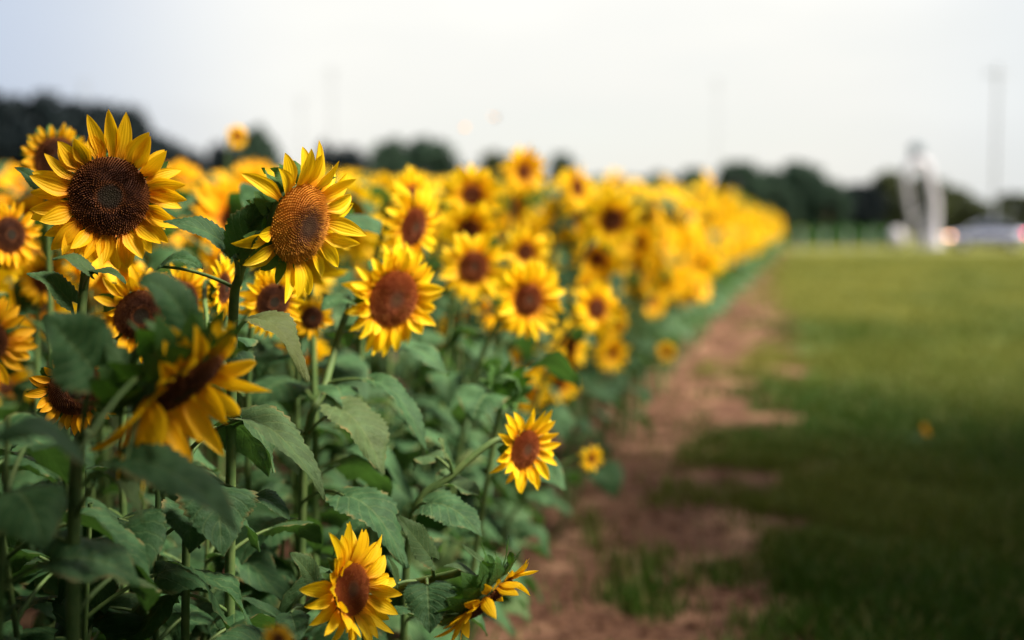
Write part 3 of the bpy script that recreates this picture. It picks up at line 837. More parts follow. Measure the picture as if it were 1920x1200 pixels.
# young leafy plants fill the gaps between the close blooms
near, rest = [], []
for p in POS:
    (near if p[1] < 3.3 else rest).append(p)
def build_leafy(p, idx, top=None):
    rng = np.random.default_rng(900 + idx)
    d = p[1]
    # the height that keeps the leaves under the blooms behind
    bx_ = proj(p + np.array([0, 0, 1.0]))[0]
    ytop = np.interp(bx_, [0, 420, 520, 1000], [780, 850, 930, 980]) + rng.uniform(-40, 120)
    top = top or max(0.6, CAMZ - (ytop - 405) / FPX * d)
    base = np.array([p[0], p[1], -0.02])
    root = empty('leafy_sunflower', base)
    SP = catmull([base, base + [rng.uniform(-.02, .02), rng.uniform(-.02, .02), top * 0.5], base + [rng.uniform(-.04, .04), rng.uniform(-.04, .04), top]], 10)
    Geo().tube(SP - base, np.linspace(0.009, 0.004, len(SP)), 8).build('stem', M_STEM, root)
    az = rng.uniform(0, 6.28); made = 0
    for i in range(16):
        u = 0.30 + 0.69 * i / 16
        az += 2.4 + rng.uniform(-.4, .4)
        g = Geo(); q = SP[int(u * (len(SP) - 1))]
        Bp, tip = leaf_on_stem(g, rng, q, az, (0.26 - 0.10 * u) * rng.uniform(0.8, 1.2), 2)
        if hides_a_head([Bp, tip, (Bp + tip) / 2], 1.0) or proj(tip)[2] < 1.15 or proj(Bp)[2] < 1.15:
            continue
        g.xform(np.block([[np.eye(3), -base[:, None]], [np.zeros((1, 3)), np.ones((1, 1))]])).build('leaf', [M_LEAF, M_STEM], root)
        made += 1
    return root
leafy = []
for i, p in enumerate(near):
    x = proj(p + [0, 0, .5])
    if x[0] < -500 or p[1] < 1.3:
        continue
    leafy.append(build_leafy(p, i))
# prototypes of field plants (about 1.6 m), facing FY, with one to three heads
def proto_geos(seed, lod, with_low=True, nheads=1, drop=(.14, .48)):
    rng = np.random.default_rng(seed)
    H = 1.6
    gs, gl, heads = Geo(), Geo(), []
    for hnum in range(nheads):
        Ro = rng.uniform(0.125, 0.165) * (1.0 if hnum == 0 else 0.92); ratio = rng.uniform(0.20, 0.36); Rd = Ro * ratio
        f = unit(FY + np.array([rng.uniform(-.35, .5), rng.uniform(-.2, .3), rng.uniform(-.5, .3)]))
        P = np.array([0, 0, H]) + f * 0.10
        if hnum:
            a = rng.uniform(-1.9, .7)
            P = P + np.array([0.17 * math.cos(a), 0.17 * math.sin(a), -rng.uniform(*drop)])
        A = P - f * 0.6 * Rd; neck = A - f * 0.06
        if hnum == 0:
            SP = catmull([np.zeros(3), np.array([0.01, 0.02, H * .5]), neck * np.array([.9, .9, 1]) - np.array([0, 0, .02]), A], 5 if lod else 2)
            gs.tube(SP, np.linspace(.013, .007, len(SP)), 6 if lod else 3)
            S0 = SP
        else:
            q0 = S0[int(.55 * (len(S0) - 1))]
            B_ = catmull([q0, q0 * .5 + neck * .5 + np.array([0, 0, .03]), A], 4 if lod else 2)
            gs.tube(B_, np.linspace(.007, .005, len(B_)), 6 if lod else 3)
        hg = head_geos(rng, Ro, ratio, (34 if lod == 1 else 18), lod, 18, -20)
        M = frame_from(f); M[:3, 3] = P
        heads.append((hg, M))
    az = rng.uniform(0, 6.28)
    nl = 12 if lod else (7 if with_low else 2)
    for i in range(nl):
        u = (0.2 if with_low else 0.6) + (0.66 if with_low else 0.2) * i / nl
        az += 2.4 + rng.uniform(-.4, .4)
        q = S0[int(u * (len(S0) - 1))]
        leaf_on_stem(gl, rng, q, az, (0.235 - 0.10 * u) * rng.uniform(.85, 1.2) * (1 if lod else 1.2), lod)
    return gs, gl, heads, rng
protos = []
for s_ in range(15):
    gs, gl, heads, rng = proto_geos(4000 + s_ * 13, 1, True, (1, 2, 1, 3, 3)[s_ % 5] if s_ < 10 else 4, (.14, .48) if s_ < 10 else (.12, .66))
    root = empty('sunflower', (0, 0, 0))
    gs.build('stem', M_STEM, root)
    gl.build('foliage', [M_LEAF, M_STEM], root)
    for (gr, gp, gd, gb), M in heads:
        hd = gr.build('flower_head', M_BRACT, root); hd.matrix_local = Matrix(M.tolist())
        o = gp.build('petal_ring', M_PETAL, hd); o.color = (rng.uniform(0, .12), 0, 0, 1)
        o = gd.build('seed_disc', M_DISC, hd); o.color = (rng.uniform(0, .5), rng.uniform(.3, 1), 0, 1)
        gb.build('bract_ring', M_BRACT, hd)
    protos.append(root)
used = [False] * len(protos)
N_IND = 250
ind, far = [], []
for p in rest:
    px = proj(p + [0, 0, 1.6])[0]
    if -60 < px < 1990 and len(ind) < N_IND:
        d = p[1]
        z = 1.32 + 0.28 * smooth(3.2, 6.0, d) + prng.normal(0, 0.09)
        # the canopy of the field keeps an even height
        sky_y = np.interp(px, [0, 400, 700, 1000, 1300, 1500], [300, 305, 322, 335, 350, 395]) + abs(prng.normal(0, 14))
        z = min(z, CAMZ + (405 - sky_y) / FPX * d - 0.13)
        hx, hy, hd_ = proj(p + np.array([0.05, -0.09, z]))
        rp = 0.13 * FPX / hd_
        bad = False
        for qx, qy, qr, qd, _ in HEADS:
            if hd_ < qd + 0.25 and (hx - qx) ** 2 + (hy - qy) ** 2 < (0.9 * (qr + rp)) ** 2:
                bad = True
            # the upper leaves too
            if hd_ < qd - 0.05 and abs(hx - qx) < qr + 0.12 * FPX / hd_ and hy - rp < qy + qr:
                bad = True
        if bad:
            z -= 0.35
            hx, hy, hd_ = proj(p + np.array([0.05, -0.09, z]))
            for qx, qy, qr, qd, _ in HEADS:
                if hd_ < qd + 0.1 and (hx - qx) ** 2 + (hy - qy) ** 2 < (0.9 * (qr + rp)) ** 2:
                    z = None; break
            if d < 5.2:
                leafy.append(build_leafy(p, 500 + len(leafy), max(0.6, (z or 1.0) - 0.12)))
                continue
            if z is None:
                continue
        ind.append((p, z))
    else:
        far.append(p)
for o in leafy:
    tag(o, 'leafy flowerless sunflower plant filling the dark gaps under the close blooms', 'sunflower plant', 'leafy plants under the close blooms')

for i, (p, z) in enumerate(ind):
    k = int(prng.integers(len(protos)))
    if p[1] < 5.0:
        k = (0, 2, 5, 7)[k % 4]
    elif edge_x(p[1]) - p[0] < 0.9 and p[1] > 10.5:
        k = 10 + k % 5
    elif k >= 10:
        k = (1, 2, 5, 6, 0)[k - 10] if p[1] < 9 else (1, 3, 4, 6, 8)[k - 10]
    if used[k]:
        o = copy_tree(protos[k])
    else:
        o = protos[k]; used[k] = True
    o.location = (p[0], p[1], ground_z(p[1]) - 0.01)
    sz = z / 1.6
    o.scale = (0.5 + 0.5 * sz, 0.5 + 0.5 * sz, sz)
    o.rotation_euler = (R(prng.uniform(-4, 4)), R(prng.uniform(-4, 4)), R(prng.normal(0, 30)))
    for ch in o.children:
        if ch.name.startswith('flower_head'):
            for g_ in ch.children:
                if g_.name.startswith('petal_ring'):
                    g_.color = (min(1, max(0, prng.normal(0.03, 0.08))) + (0.55 if proj(p)[0] < 480 else 0), 0, 0, 1)
    tag(o, 'blurred yellow sunflower, one among the crowded rows behind the close blooms', 'sunflower', 'blurred sunflowers in the crowded rows')

# everything farther off reads as one yellow mass
def tile(geos, places):
    """places: list of (pos, yaw, sx, sz); geos: list of (Geo) per prototype -> merged Geo"""
    G = Geo()
    byk = {}
    for i, pl in enumerate(places):
        byk.setdefault(i % len(geos), []).append(pl)
    for k, lst in byk.items():
        v, a = geos[k].arrays()
        f = geos[k].f; m = geos[k].m
        pos = np.array([l[0] for l in lst]); yaw = np.array([l[1] for l in lst]); sx = np.array([l[2] for l in lst]); sz = np.array([l[3] for l in lst])
        c, s = np.cos(yaw)[:, None], np.sin(yaw)[:, None]
        X = (v[None, :, 0] * c - v[None, :, 1] * s) * sx[:, None] + pos[:, 0:1]
        Y = (v[None, :, 0] * s + v[None, :, 1] * c) * sx[:, None] + pos[:, 1:2]
        Z = v[None, :, 2] * sz[:, None] + pos[:, 2:3]
        V = np.stack([X, Y, Z], -1).reshape(-1, 3)
        A_ = np.tile(a, (len(lst), 1))
        A_[:, 2] = (A_[:, 2] + np.repeat(prng.random(len(lst)), len(v))) % 1.0
        n0 = G.n
        G.v.append(V); G.a.append(A_)
        offs = np.arange(len(lst)) * len(v)
        for ff, mm in zip(f, m):
            F = (ff[None] + offs[:, None, None]).reshape(-1, ff.shape[1]) + n0
            G.f.append(F); G.m.append(np.tile(mm, len(lst)))
        G.n += len(V)
    return G
def far_proto(seed, low):
    gs, gl, heads, rng = proto_geos(seed, 0, low, 4 if low else 3, (.10, .72) if low else (.08, .4))
    g = Geo()
    def put(x, mat, X=None):
        x = x.xform(X) if X is not None else x
        y = Geo(); y.v, y.a, y.f, y.n = x.v, x.a, x.f, x.n
        y.m = [np.full(len(f), mat) for f in x.f]
        g.merge(y)
    put(gs, 0); put(gl, 1)
    for (gr, gp, gd, gb), M in heads:
        put(gr, 2, M); put(gp, 3, M); put(gd, 4, M); put(gb, 2, M)
    return g
MATS_FAR = [M_STEM, M_LEAF, M_BRACT, M_PETAL, M_DISC]
low_p = [far_proto(7000 + i, True) for i in range(7)]
high_p = [far_proto(7100 + i, False) for i in range(7)]
pl_low, pl_high = [], []
for p in far:
    z = 1.64 + prng.normal(0, 0.085)
    if p[1] < 9:
        z = min(z, CAMZ + (405 - 310) / FPX * p[1] - 0.16)
    q = (np.array([p[0], p[1], ground_z(p[1]) - 0.01]), R(prng.normal(0, 26)), prng.uniform(.9, 1.15) * (1.0 if p[1] < 22 else 1.15), z / 1.6)
    (pl_low if (edge_x(p[1]) - p[0] < 1.6 or p[1] < 8) else pl_high).append(q)
for row in range(0, 9):
    for i in range(22):
        p = np.array([EX0, 0, 0]) + EDIR * (-3.4 + .22 * i + prng.uniform(-.06, .06)) + EPERP * (.14 + row * .5 + prng.uniform(-.1, .1))
        if p[0] < -0.36 * max(p[1], 0) - 0.95 and p[1] < 1.5:
            pl_low.append((np.array([p[0], p[1], -0.01]), R(prng.normal(0, 26)), 1.1, prng.uniform(.98, 1.12)))
fo = tile(low_p, pl_low).merge(tile(high_p, pl_high)).build('distant_sunflowers', MATS_FAR)
fo.color = (0.0, 0, 0, 1)
fo['kind'] = 'stuff'; fo['label'] = 'solid yellow mass of far sunflowers stretching to the tree line'; fo['category'] = 'sunflowers'
print('plants', len(HERO), len(leafy), len(ind), len(far))

# ------------------------------------------------------------------ ground
def strip(x0, x1, ys, z0):
    """sheet between two x functions, with the terrain's break rows"""
    g = Geo(); nx = 24
    V = np.array([[(x0(y) + (x1(y) - x0(y)) * k / nx, y, ground_z(y) + z0) for k in range(nx + 1)] for y in ys])
    g.grid(V)
    return g
YS = [-400, -60, -10, -2, 0, 2, 4, 6, 8, 10, 12, 15, 20, 30, 45, 60, 75, 90, 130, 300, 900, 2500]
def make_lawn():
    m, nt, o = new_mat('lawn')
    t = N(nt, 'ShaderNodeTexCoord')
    a = noise(nt, 0.55, 4, t.outputs['Object']); b = noise(nt, 5.0, 5, t.outputs['Object']); c_ = noise(nt, 45, 3, t.outputs['Object'])
    col = mixc(nt, maprange(nt, b, .35, .65), (0.022, 0.045, 0.009), (0.044, 0.065, 0.014))
    dry = mixc(nt, maprange(nt, c_, .3, .7), (0.135, 0.125, 0.030), (0.105, 0.110, 0.024))
    s = N(nt, 'ShaderNodeSeparateXYZ'); nt.links.new(t.outputs['Object'], s.inputs[0])
    # the mown grass is drier and more bleached farther out on the open ground
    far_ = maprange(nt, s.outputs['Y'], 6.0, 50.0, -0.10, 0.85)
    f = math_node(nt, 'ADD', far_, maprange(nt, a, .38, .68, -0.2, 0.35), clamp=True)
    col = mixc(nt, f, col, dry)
    p = N(nt, 'ShaderNodeBsdfPrincipled'); nt.links.new(col, p.inputs['Base Color'])
    p.inputs['Roughness'].default_value = 0.9; p.inputs['Specular IOR Level'].default_value = 0.1
    bu = N(nt, 'ShaderNodeBump'); bu.inputs['Strength'].default_value = 0.6; bu.inputs['Distance'].default_value = 0.03
    nt.links.new(c_, bu.inputs['Height']); nt.links.new(bu.outputs[0], p.inputs['Normal'])
    nt.links.new(p.outputs[0], o.inputs[0])
    return m
def make_soil():
    m, nt, o = new_mat('soil')
    t = N(nt, 'ShaderNodeTexCoord')
    a = noise(nt, 2.2, 5, t.outputs['Object']); b = noise(nt, 14, 5, t.outputs['Object'], .65); c_ = noise(nt, 90, 3, t.outputs['Object'])
    col = mixc(nt, maprange(nt, b, .32, .68), (0.052, 0.023, 0.014), (0.140, 0.070, 0.043))
    col = mixc(nt, maprange(nt, a, .48, .68, 0, .9), col, (0.29, 0.165, 0.102))
    col = mixc(nt, maprange(nt, c_, .58, .75, 0, .6), col, (0.075, 0.036, 0.026))
    p = N(nt, 'ShaderNodeBsdfPrincipled'); nt.links.new(col, p.inputs['Base Color'])
    p.inputs['Roughness'].default_value = 0.95; p.inputs['Specular IOR Level'].default_value = 0.1
    bu = N(nt, 'ShaderNodeBump'); bu.inputs['Strength'].default_value = 1.0; bu.inputs['Distance'].default_value = 0.05
    nt.links.new(b, bu.inputs['Height']); nt.links.new(bu.outputs[0], p.inputs['Normal'])
    nt.links.new(p.outputs[0], o.inputs[0])
    return m
M_LAWN, M_SOIL = make_lawn(), make_soil()
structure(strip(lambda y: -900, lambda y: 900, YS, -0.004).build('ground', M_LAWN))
def ragged(y):
    return edge_x(y) + 1.18 - 0.62 * min(1, max(0, (y - 12) / 24)) + 0.09 * math.sin(y * 1.9) + 0.06 * math.sin(y * 4.7 + 1) + 0.07 * math.sin(y * 9.1 + 2) + 0.05 * math.sin(y * 17)
ys2 = sorted(set([-2.0] + [round(-2 + .12 * i, 2) for i in range(184)] + [20.0] + [20 + i for i in range(1, 60, 1)]))
structure(strip(lambda y: edge_x(y) - 45, ragged, ys2, 0.0).build('soil', M_SOIL))

# ------------------------------------------------------------------ grass blades and clods
def make_grass():
    m, nt, o = new_mat('grass_blade')
    t, s, r = attr_p(nt)
    c = mixc(nt, r, (0.026, 0.066, 0.006), (0.056, 0.104, 0.010))
    c = mixc(nt, maprange(nt, r, .86, .97), c, (0.24, 0.20, 0.075))
    c = mixc(nt, s, c, (0.185, 0.185, 0.034))
    thin(nt, o, c, c, 0.3, 0.6, 0.2)
    return m
M_GRASS = make_grass()
g_rng = np.random.default_rng(77)
def vnoise(x, y, seed):
    r = np.random.default_rng(seed); gsz = 64
    T = r.random((gsz, gsz))
    xi, yi = np.floor(x).astype(int), np.floor(y).astype(int); fx, fy = x - xi, y - yi
    fx = fx * fx * (3 - 2 * fx); fy = fy * fy * (3 - 2 * fy)
    q = lambda a, b: T[a % gsz, b % gsz]
    return (q(xi, yi) * (1 - fx) + q(xi + 1, yi) * fx) * (1 - fy) + (q(xi, yi + 1) * (1 - fx) + q(xi + 1, yi + 1) * fx) * fy
def grass_patch(n, y0, y1, power=1.0, hscale=1.0):
    y = y0 + (y1 - y0) * g_rng.random(n) ** power
    xl = np.array([edge_x(v) for v in y]) - 0.05
    xr = 0.40 * y + 0.6
    x = xl + (xr - xl) * g_rng.random(n)
    off = x - xl
    nn = 0.6 * vnoise(x * 2.3, y * 2.3, 1) + 0.4 * vnoise(x * 6, y * 6, 2)
    keep = g_rng.random(n) < np.clip((off - 0.55 + 0.5 * smooth(12, 36, y)) / 0.85 + (nn - 0.5) * 2.0, 0.012, 1) * (0.35 + 0.65 * smooth(.25, .6, nn))
    x, y, nn = x[keep], y[keep], nn[keep]; n = len(x)
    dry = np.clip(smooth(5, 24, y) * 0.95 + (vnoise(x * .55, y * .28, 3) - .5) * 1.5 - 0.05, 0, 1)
    z = np.array([ground_z(v) for v in y])
    h = hscale * g_rng.uniform(.035, .10, n) * (0.6 + 0.8 * nn)
    az = g_rng.uniform(0, 6.28, n); la = g_rng.uniform(0, 6.28, n); ln = g_rng.uniform(.1, .8, n) * h
    wd = 0.0035 * (1 + 0.08 * y)
    bx, by = np.cos(az) * wd, np.sin(az) * wd
    lx, ly = np.cos(la) * ln, np.sin(la) * ln
    p0 = np.stack([x - bx, y - by, z], 1); p1 = np.stack([x + bx, y + by, z], 1)
    p2 = np.stack([x + bx * .7 + lx * .35, y + by * .7 + ly * .35, z + h * .6], 1); p3 = np.stack([x - bx * .7 + lx * .35, y - by * .7 + ly * .35, z + h * .6], 1)
    p4 = np.stack([x + lx, y + ly, z + h], 1)
    V = np.stack([p0, p1, p2, p3, p4], 1)
    A_ = np.zeros((n, 5, 3)); A_[:, :, 1] = dry[:, None]; A_[:, :, 2] = g_rng.random(n)[:, None]; A_[:, 4, 0] = 1
    k = np.arange(n)[:, None] * 5
    g = Geo()
    g.add(V.reshape(-1, 3), k + np.array([[0, 1, 2, 3]]), A_.reshape(-1, 3))
    g.f.append(k + np.array([[3, 2, 4]])); g.m.append(np.zeros(n))
    return g
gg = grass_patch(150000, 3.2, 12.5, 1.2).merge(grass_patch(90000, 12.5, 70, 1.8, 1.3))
go = gg.build('grass', M_GRASS)
go['kind'] = 'stuff'; go['label'] = 'mown green and straw coloured grass beside the soil strip'; go['category'] = 'grass'

def clods():
    n = 5200
    y = 4.0 + 18 * g_rng.random(n) ** 1.5
    x = np.array([edge_x(v) for v in y]) - 0.35 + 1.5 * g_rng.random(n)
    r = 0.004 + 0.022 * g_rng.random(n) ** 4
    oc = np.array([[1, 0, 0], [0, 1, 0], [-1, 0, 0], [0, -1, 0], [0, 0, 1], [0, 0, -1.0]])
    V = oc[None] * (r[:, None, None] * g_rng.uniform(.6, 1.4, (n, 6, 1))) * np.array([1.3, 1.1, .7]) + np.stack([x, y, r * .25 + 0 * x], 1)[:, None]
    c, s_ = np.cos(y * 99), np.sin(y * 99)
    g = Geo(); k = np.arange(n)[:, None] * 6
    tri = np.concatenate([k + np.array([q]) for q in ([0, 1, 4], [1, 2, 4], [2, 3, 4], [3, 0, 4], [1, 0, 5], [2, 1, 5], [3, 2, 5], [0, 3, 5])])
    g.add(V.reshape(-1, 3), tri)
    o = g.build('soil_clods', M_SOIL, smooth=False)
    o['kind'] = 'stuff'; o['label'] = 'loose clods and pebbles on the bare soil strip'; o['category'] = 'soil'
clods()

# ------------------------------------------------------------------ trees
def make_crown_mat(name, a, b):
    m, nt, o = new_mat(name)
    t, s, r = attr_p(nt)
    c = mixc(nt, r, a, b)
    thin(nt, o, c, b, 0.15, 0.7, 0.15)
    return m
M_CROWN_BLUE = make_crown_mat('crown_dark', (0.005, 0.010, 0.013), (0.009, 0.017, 0.019))
M_CROWN_GREEN = make_crown_mat('crown_green', (0.015, 0.036, 0.024), (0.034, 0.060, 0.034))
M_CROWN_OLIVE = make_crown_mat('crown_olive', (0.026, 0.036, 0.012), (0.050, 0.060, 0.020))
M_BARK = make_simple('bark', (0.07, 0.05, 0.035), (0.12, 0.09, 0.065), 6, 0.9, 0.1, 0.02)
def tree_geos(seed, nblob=40, per=150, leaf=0.36):
    """unit tree about 10 m high, crown radius about 4.5 m"""
    rng = np.random.default_rng(seed)
    gt, gc = Geo(), Geo()
    trunk = catmull([(0, 0, -0.3), (rng.uniform(-.1, .1), rng.uniform(-.1, .1), 2.2), (rng.uniform(-.4, .4), rng.uniform(-.4, .4), 5), (rng.uniform(-.6, .6), rng.uniform(-.6, .6), 8.4)], 5)
    gt.tube(trunk, np.linspace(.34, .07, len(trunk)), 9)
    cs = []
    for i in range(nblob):
        u = (i + .5) / nblob
        z = 2.2 + 7.0 * u
        rmax = 4.3 * math.sin(math.pi * (0.14 + 0.80 * u)) ** 0.8
        a = i * 2.4 + rng.uniform(-.5, .5); rr = rmax * rng.uniform(.45, 1.0)
        cs.append((np.array([rr * math.cos(a), rr * math.sin(a), z]), rng.uniform(1.0, 1.75)))
    for c, rad in cs:
        j = min(len(trunk) - 1, int(len(trunk) * min(.95, max(.25, (c[2] - 1.6) / 8.4))))
        gt.tube(bez(trunk[j], (trunk[j] + c) / 2 + [0, 0, -.3], c, 5), np.linspace(.10, .025, 5), 5)
        d = rng.normal(size=(per, 3)); d /= np.linalg.norm(d, axis=1)[:, None]
        p = c + d * (rad * rng.random((per, 1)) ** .45) * np.array([1, 1, .8])
        n1 = rng.normal(size=(per, 3)); n1 /= np.linalg.norm(n1, axis=1)[:, None]
        n2 = np.cross(n1, rng.normal(size=(per, 3))); n2 /= np.linalg.norm(n2, axis=1)[:, None]
        sz = leaf * rng.uniform(.6, 1.4, (per, 1))
        V = np.stack([p - n1 * sz, p + n2 * sz * .55, p + n1 * sz, p - n2 * sz * .55], 1)
        A_ = np.zeros((per, 4, 3)); A_[..., 2] = np.clip(rng.random((per, 1)) * .6 + rng.random() * .4, 0, 1)
        gc.add(V.reshape(-1, 3), np.arange(per * 4).reshape(-1, 4), A_.reshape(-1, 3))
    return gt, gc
TP = {}
def tree(name, px, top, d, wpx, mat, label, seed=0, squash=None, group=None):
    """a tree whose top stands at pixel height `top` and whose crown is wpx wide at distance d"""
    key = (seed % 4, mat.name)
    x = (px - 960) / FPX * d
    H = CAMZ + (405 - top) / FPX * d - ground_z(d)
    root = empty(name, (x, d, ground_z(d)))
    tag(root, label, 'tree', group)
    if key not in TP:
        gt, gc = tree_geos(100 + seed % 4)
        TP[key] = (gt.mesh('trunk', [M_BARK]), gc.mesh('crown', [mat], smooth=False))
    for nm, me in zip(('trunk', 'crown'), TP[key]):
        o = bpy.data.objects.new(nm, me); COL.objects.link(o); o.parent = root
    sx = (wpx / FPX * d) / 9.6
    root.scale = (sx * 1.15, sx * 1.15, H / 9.5)
    root.rotation_euler = (0, 0, seed * 1.7)
    return root
GW = 'dark trees of the wood behind the field'
T_WOOD = 'dark blue green tree in the tall blurred wood behind the largest bloom'
for i, (px, top, d, wp) in enumerate([(-120, 160, 95, 240), (-40, 176, 92, 200), (40, 196, 96, 170), (110, 194, 92, 190), (185, 206, 98, 170), (245, 214, 94, 150), (296, 262, 100, 120), (350, 285, 105, 110), (-210, 170, 100, 260)]):
    tree('tree', px, top, d, wp, M_CROWN_BLUE, T_WOOD, i, group=GW)
tree('tree', 482, 248, 110, 105, M_CROWN_GREEN, 'rounded dark tree just beyond the field between the two sharp blooms', 1)
tree('tree', 418, 278, 112, 90, M_CROWN_BLUE, 'lower dark tree at the left shoulder of the rounded tree between the sharp blooms', 2)
tree('tree', 612, 276, 115, 40, M_CROWN_BLUE, 'thin dark tree just beyond the tip of the sideways bloom', 3)
tree('tree', 655, 284, 112, 95, M_CROWN_BLUE, 'low dark tree joining the broad clump on its shorter side', 0)
tree('tree', 735, 270, 108, 120, M_CROWN_GREEN, 'broad dark green tree on the skyline left of the round straight facing sunflower', 1)
tree('tree', 800, 268, 110, 140, M_CROWN_GREEN, 'broadest dark green tree of the clump above the half profile sunflower', 2)
tree('tree', 935, 294, 125, 100, M_CROWN_OLIVE, 'pale greyish green tree low on the skyline beside the tall golden sunflower', 3)
tree('tree', 1053, 296, 112, 66, M_CROWN_GREEN, 'small round dark tree standing alone beside the tall golden sunflower', 0)
GR = 'trees of the far hedgerow'
for i, (px, top, wp) in enumerate([(1120, 336, 90), (1190, 338, 90), (1240, 330, 80), (1300, 322, 80)]):
    tree('tree', px, top, 150, wp, M_CROWN_GREEN, 'small hazy tree of the thin far hedgerow over the yellow mass', i + 1, group=GR)
GB = 'dark trees beyond the mown grass'
for i, (px, top, wp, mt, lb) in enumerate([
    (1385, 306, 100, M_CROWN_GREEN, 'green tree at the field end of the dark tree line past the yellow mass'),
    (1440, 320, 90, M_CROWN_GREEN, 'second tree of the dark line past the yellow mass, in a shallow dip'),
    (1492, 306, 105, M_CROWN_GREEN, 'tallest dark green tree past the end of the sunflower rows'),
    (1545, 335, 80, M_CROWN_GREEN, 'sloping tree before the gap in the dark tree line'),
    (1610, 345, 90, M_CROWN_BLUE, 'low dark tree beyond the gap, short of the tall white structure'),
    (1665, 322, 100, M_CROWN_OLIVE, 'dark tree directly behind the tall white structure, field side'),
    (1730, 330, 90, M_CROWN_OLIVE, 'dark tree hidden by the tall white structure'),
    (1785, 352, 90, M_CROWN_OLIVE, 'olive tree sloping down behind the car nose'),
    (1840, 386, 100, M_CROWN_OLIVE, 'lowest olive tree directly above the car roof'),
    (1900, 362, 110, M_CROWN_OLIVE, 'dark tree above the red tail light at the frame edge'),
    (1985, 350, 120, M_CROWN_OLIVE, 'dark tree just outside the frame beyond the tail light')]):
    tree('tree', px, top + 4, 105 + (i % 3) * 6, wp * 1.15, mt, lb, i, group=GB)
# low bright hedge at the foot of the trees
def bush(px, d, wpx, hpx, label):
    rng = np.random.default_rng(int(px))
    x = (px - 960) / FPX * d
    g = Geo(); n = 1500
    W_, H_ = wpx / FPX * d, hpx / FPX * d
    p = np.stack([rng.uniform(-W_ / 2, W_ / 2, n), rng.normal(0, .8, n), H_ * rng.random(n) * (0.75 + .25 * np.sin(rng.uniform(0, 6, n)))], 1)
    n1 = rng.normal(size=(n, 3)); n1 /= np.linalg.norm(n1, axis=1)[:, None]
    n2 = np.cross(n1, rng.normal(size=(n, 3))); n2 /= np.linalg.norm(n2, axis=1)[:, None]
    V = np.stack([p - n1 * .25, p + n2 * .14, p + n1 * .25, p - n2 * .14], 1)
    A_ = np.zeros((n, 4, 3)); A_[..., 2] = rng.random((n, 1))
    g.add(V.reshape(-1, 3), np.arange(n * 4).reshape(-1, 4), A_.reshape(-1, 3))
    o = g.build('hedge', M_HEDGE, smooth=False); o.location = (x, d, ground_z(d))
    tag(o, label, 'hedge')
M_HEDGE = make_crown_mat('hedge_leaf', (0.022, 0.062, 0.016), (0.04, 0.10, 0.022))
bush(1560, 98, 240, 34, 'bright green low hedge at the foot of the dark trees past the rows')

# ------------------------------------------------------------------ poles, mast
M_POLE = make_simple('weathered_pole', (0.20, 0.21, 0.23), (0.28, 0.29, 0.31), 3, 0.8, 0.2)
def pole(px, top, d, rad, label, arms=2, cat='utility pole'):
    x = (px - 960) / FPX * d
    H = CAMZ + (405 - top) / FPX * d - ground_z(d)
    root = empty('utility_pole', (x, d, ground_z(d))); tag(root, label, cat)
    Geo().tube([(0, 0, -0.3), (0, 0, H * .5), (0, 0, H)], [rad * 1.15, rad, rad * .8], 10).build('shaft', M_POLE, root)
    for k in range(arms):
        z = H - 0.5 - k * 0.9
        Geo().box((0, rad + .05, z), (1.5 - .4 * k, .08, .09)).build('crossarm', M_POLE, root)
        for sx in (-.8, -.3, .3, .8):
            pass
    return root
pole(1862, 125, 84, 0.085, 'tall grey pole rising above the car into the sky', 1)
pole(1342, 150, 190, 0.05, 'faint thin pole in the pale sky above the yellow mass')
pole(625, 128, 170, 0.08, 'faint grey pole in the sky over the sideways bloom')
pole(568, 185, 180, 0.07, 'shorter faint pole left of the one over the sideways bloom')
pole(165, 150, 170, 0.08, 'faint pole poking out of the dark wood above the largest bloom')

# ------------------------------------------------------------------ tall white structure
M_WHITE = make_simple('white_paint', (0.28, 0.265, 0.30), (0.37, 0.35, 0.385), 1.2, 0.55, 0.3)
M_SLATE = make_simple('slate_paint', (0.05, 0.08, 0.10), (0.09, 0.12, 0.14), 2, 0.6, 0.3)
def sculpture():
    d = 82
    k = d / FPX
    gz = ground_z(d)
    def q(px, py, dy=0.0):
        return np.array([(px - 1720) * k, dy, CAMZ + (405 - py) * k - gz])
    root = empty('sculpture', ((1720 - 960) * k, d, gz))
    tag(root, 'tall white two legged sculpture with a small dark head, beside the car', 'sculpture')
    bz = 0.0
    Geo().tube([q(1714, 292), q(1714, 284), q(1714, 276), q(1714, 269)], [.26, .42, .40, .16], 14).build('head', M_SLATE, root)
    Geo().tube([q(1691, 330), q(1698, 316), q(1710, 300), q(1722, 300), q(1733, 312), q(1738, 328)], [.15, .22, .28, .30, .34, .24], 12).build('shoulders', M_WHITE, root)
    Geo().tube([q(1692, 322), q(1696, 350), q(1703, 390), q(1711, 425), q(1715, 462)], [.16, .20, .17, .14, .16], 12).build('leg', M_WHITE, root)
    Geo().tube([q(1733, 318), q(1740, 345), q(1747, 375), q(1749, 405), q(1744, 430), q(1746, 463)], [.26, .34, .38, .34, .48, .68], 12).build('leg', M_WHITE, root)
    Geo().tube([q(1704, 412), q(1716, 404), q(1730, 397), q(1744, 388)], [.07, .08, .08, .07], 8).build('brace', M_WHITE, root)
    g = Geo()
    u = np.linspace(0, math.pi, 9); v = np.linspace(0, 2 * math.pi, 16, endpoint=False)
    c = q(1680, 446)
    V = np.array([[c + np.array([(.50 + .06 * math.sin(3 * b)) * math.sin(a) * math.cos(b), .42 * math.sin(a) * math.sin(b), .60 * math.cos(a) + .05 * math.sin(2 * b) * math.sin(a)]) for b in v] for a in u])
    g.grid(V, None, 0, wrap=True)
    return root, g, d, gz
sroot, sball, sd_, sgz = sculpture()
so = sball.build('rounded_stone', M_WHITE)
so.location = sroot.location
tag(so, 'pale rounded boulder at the foot of the tall white sculpture', 'boulder')

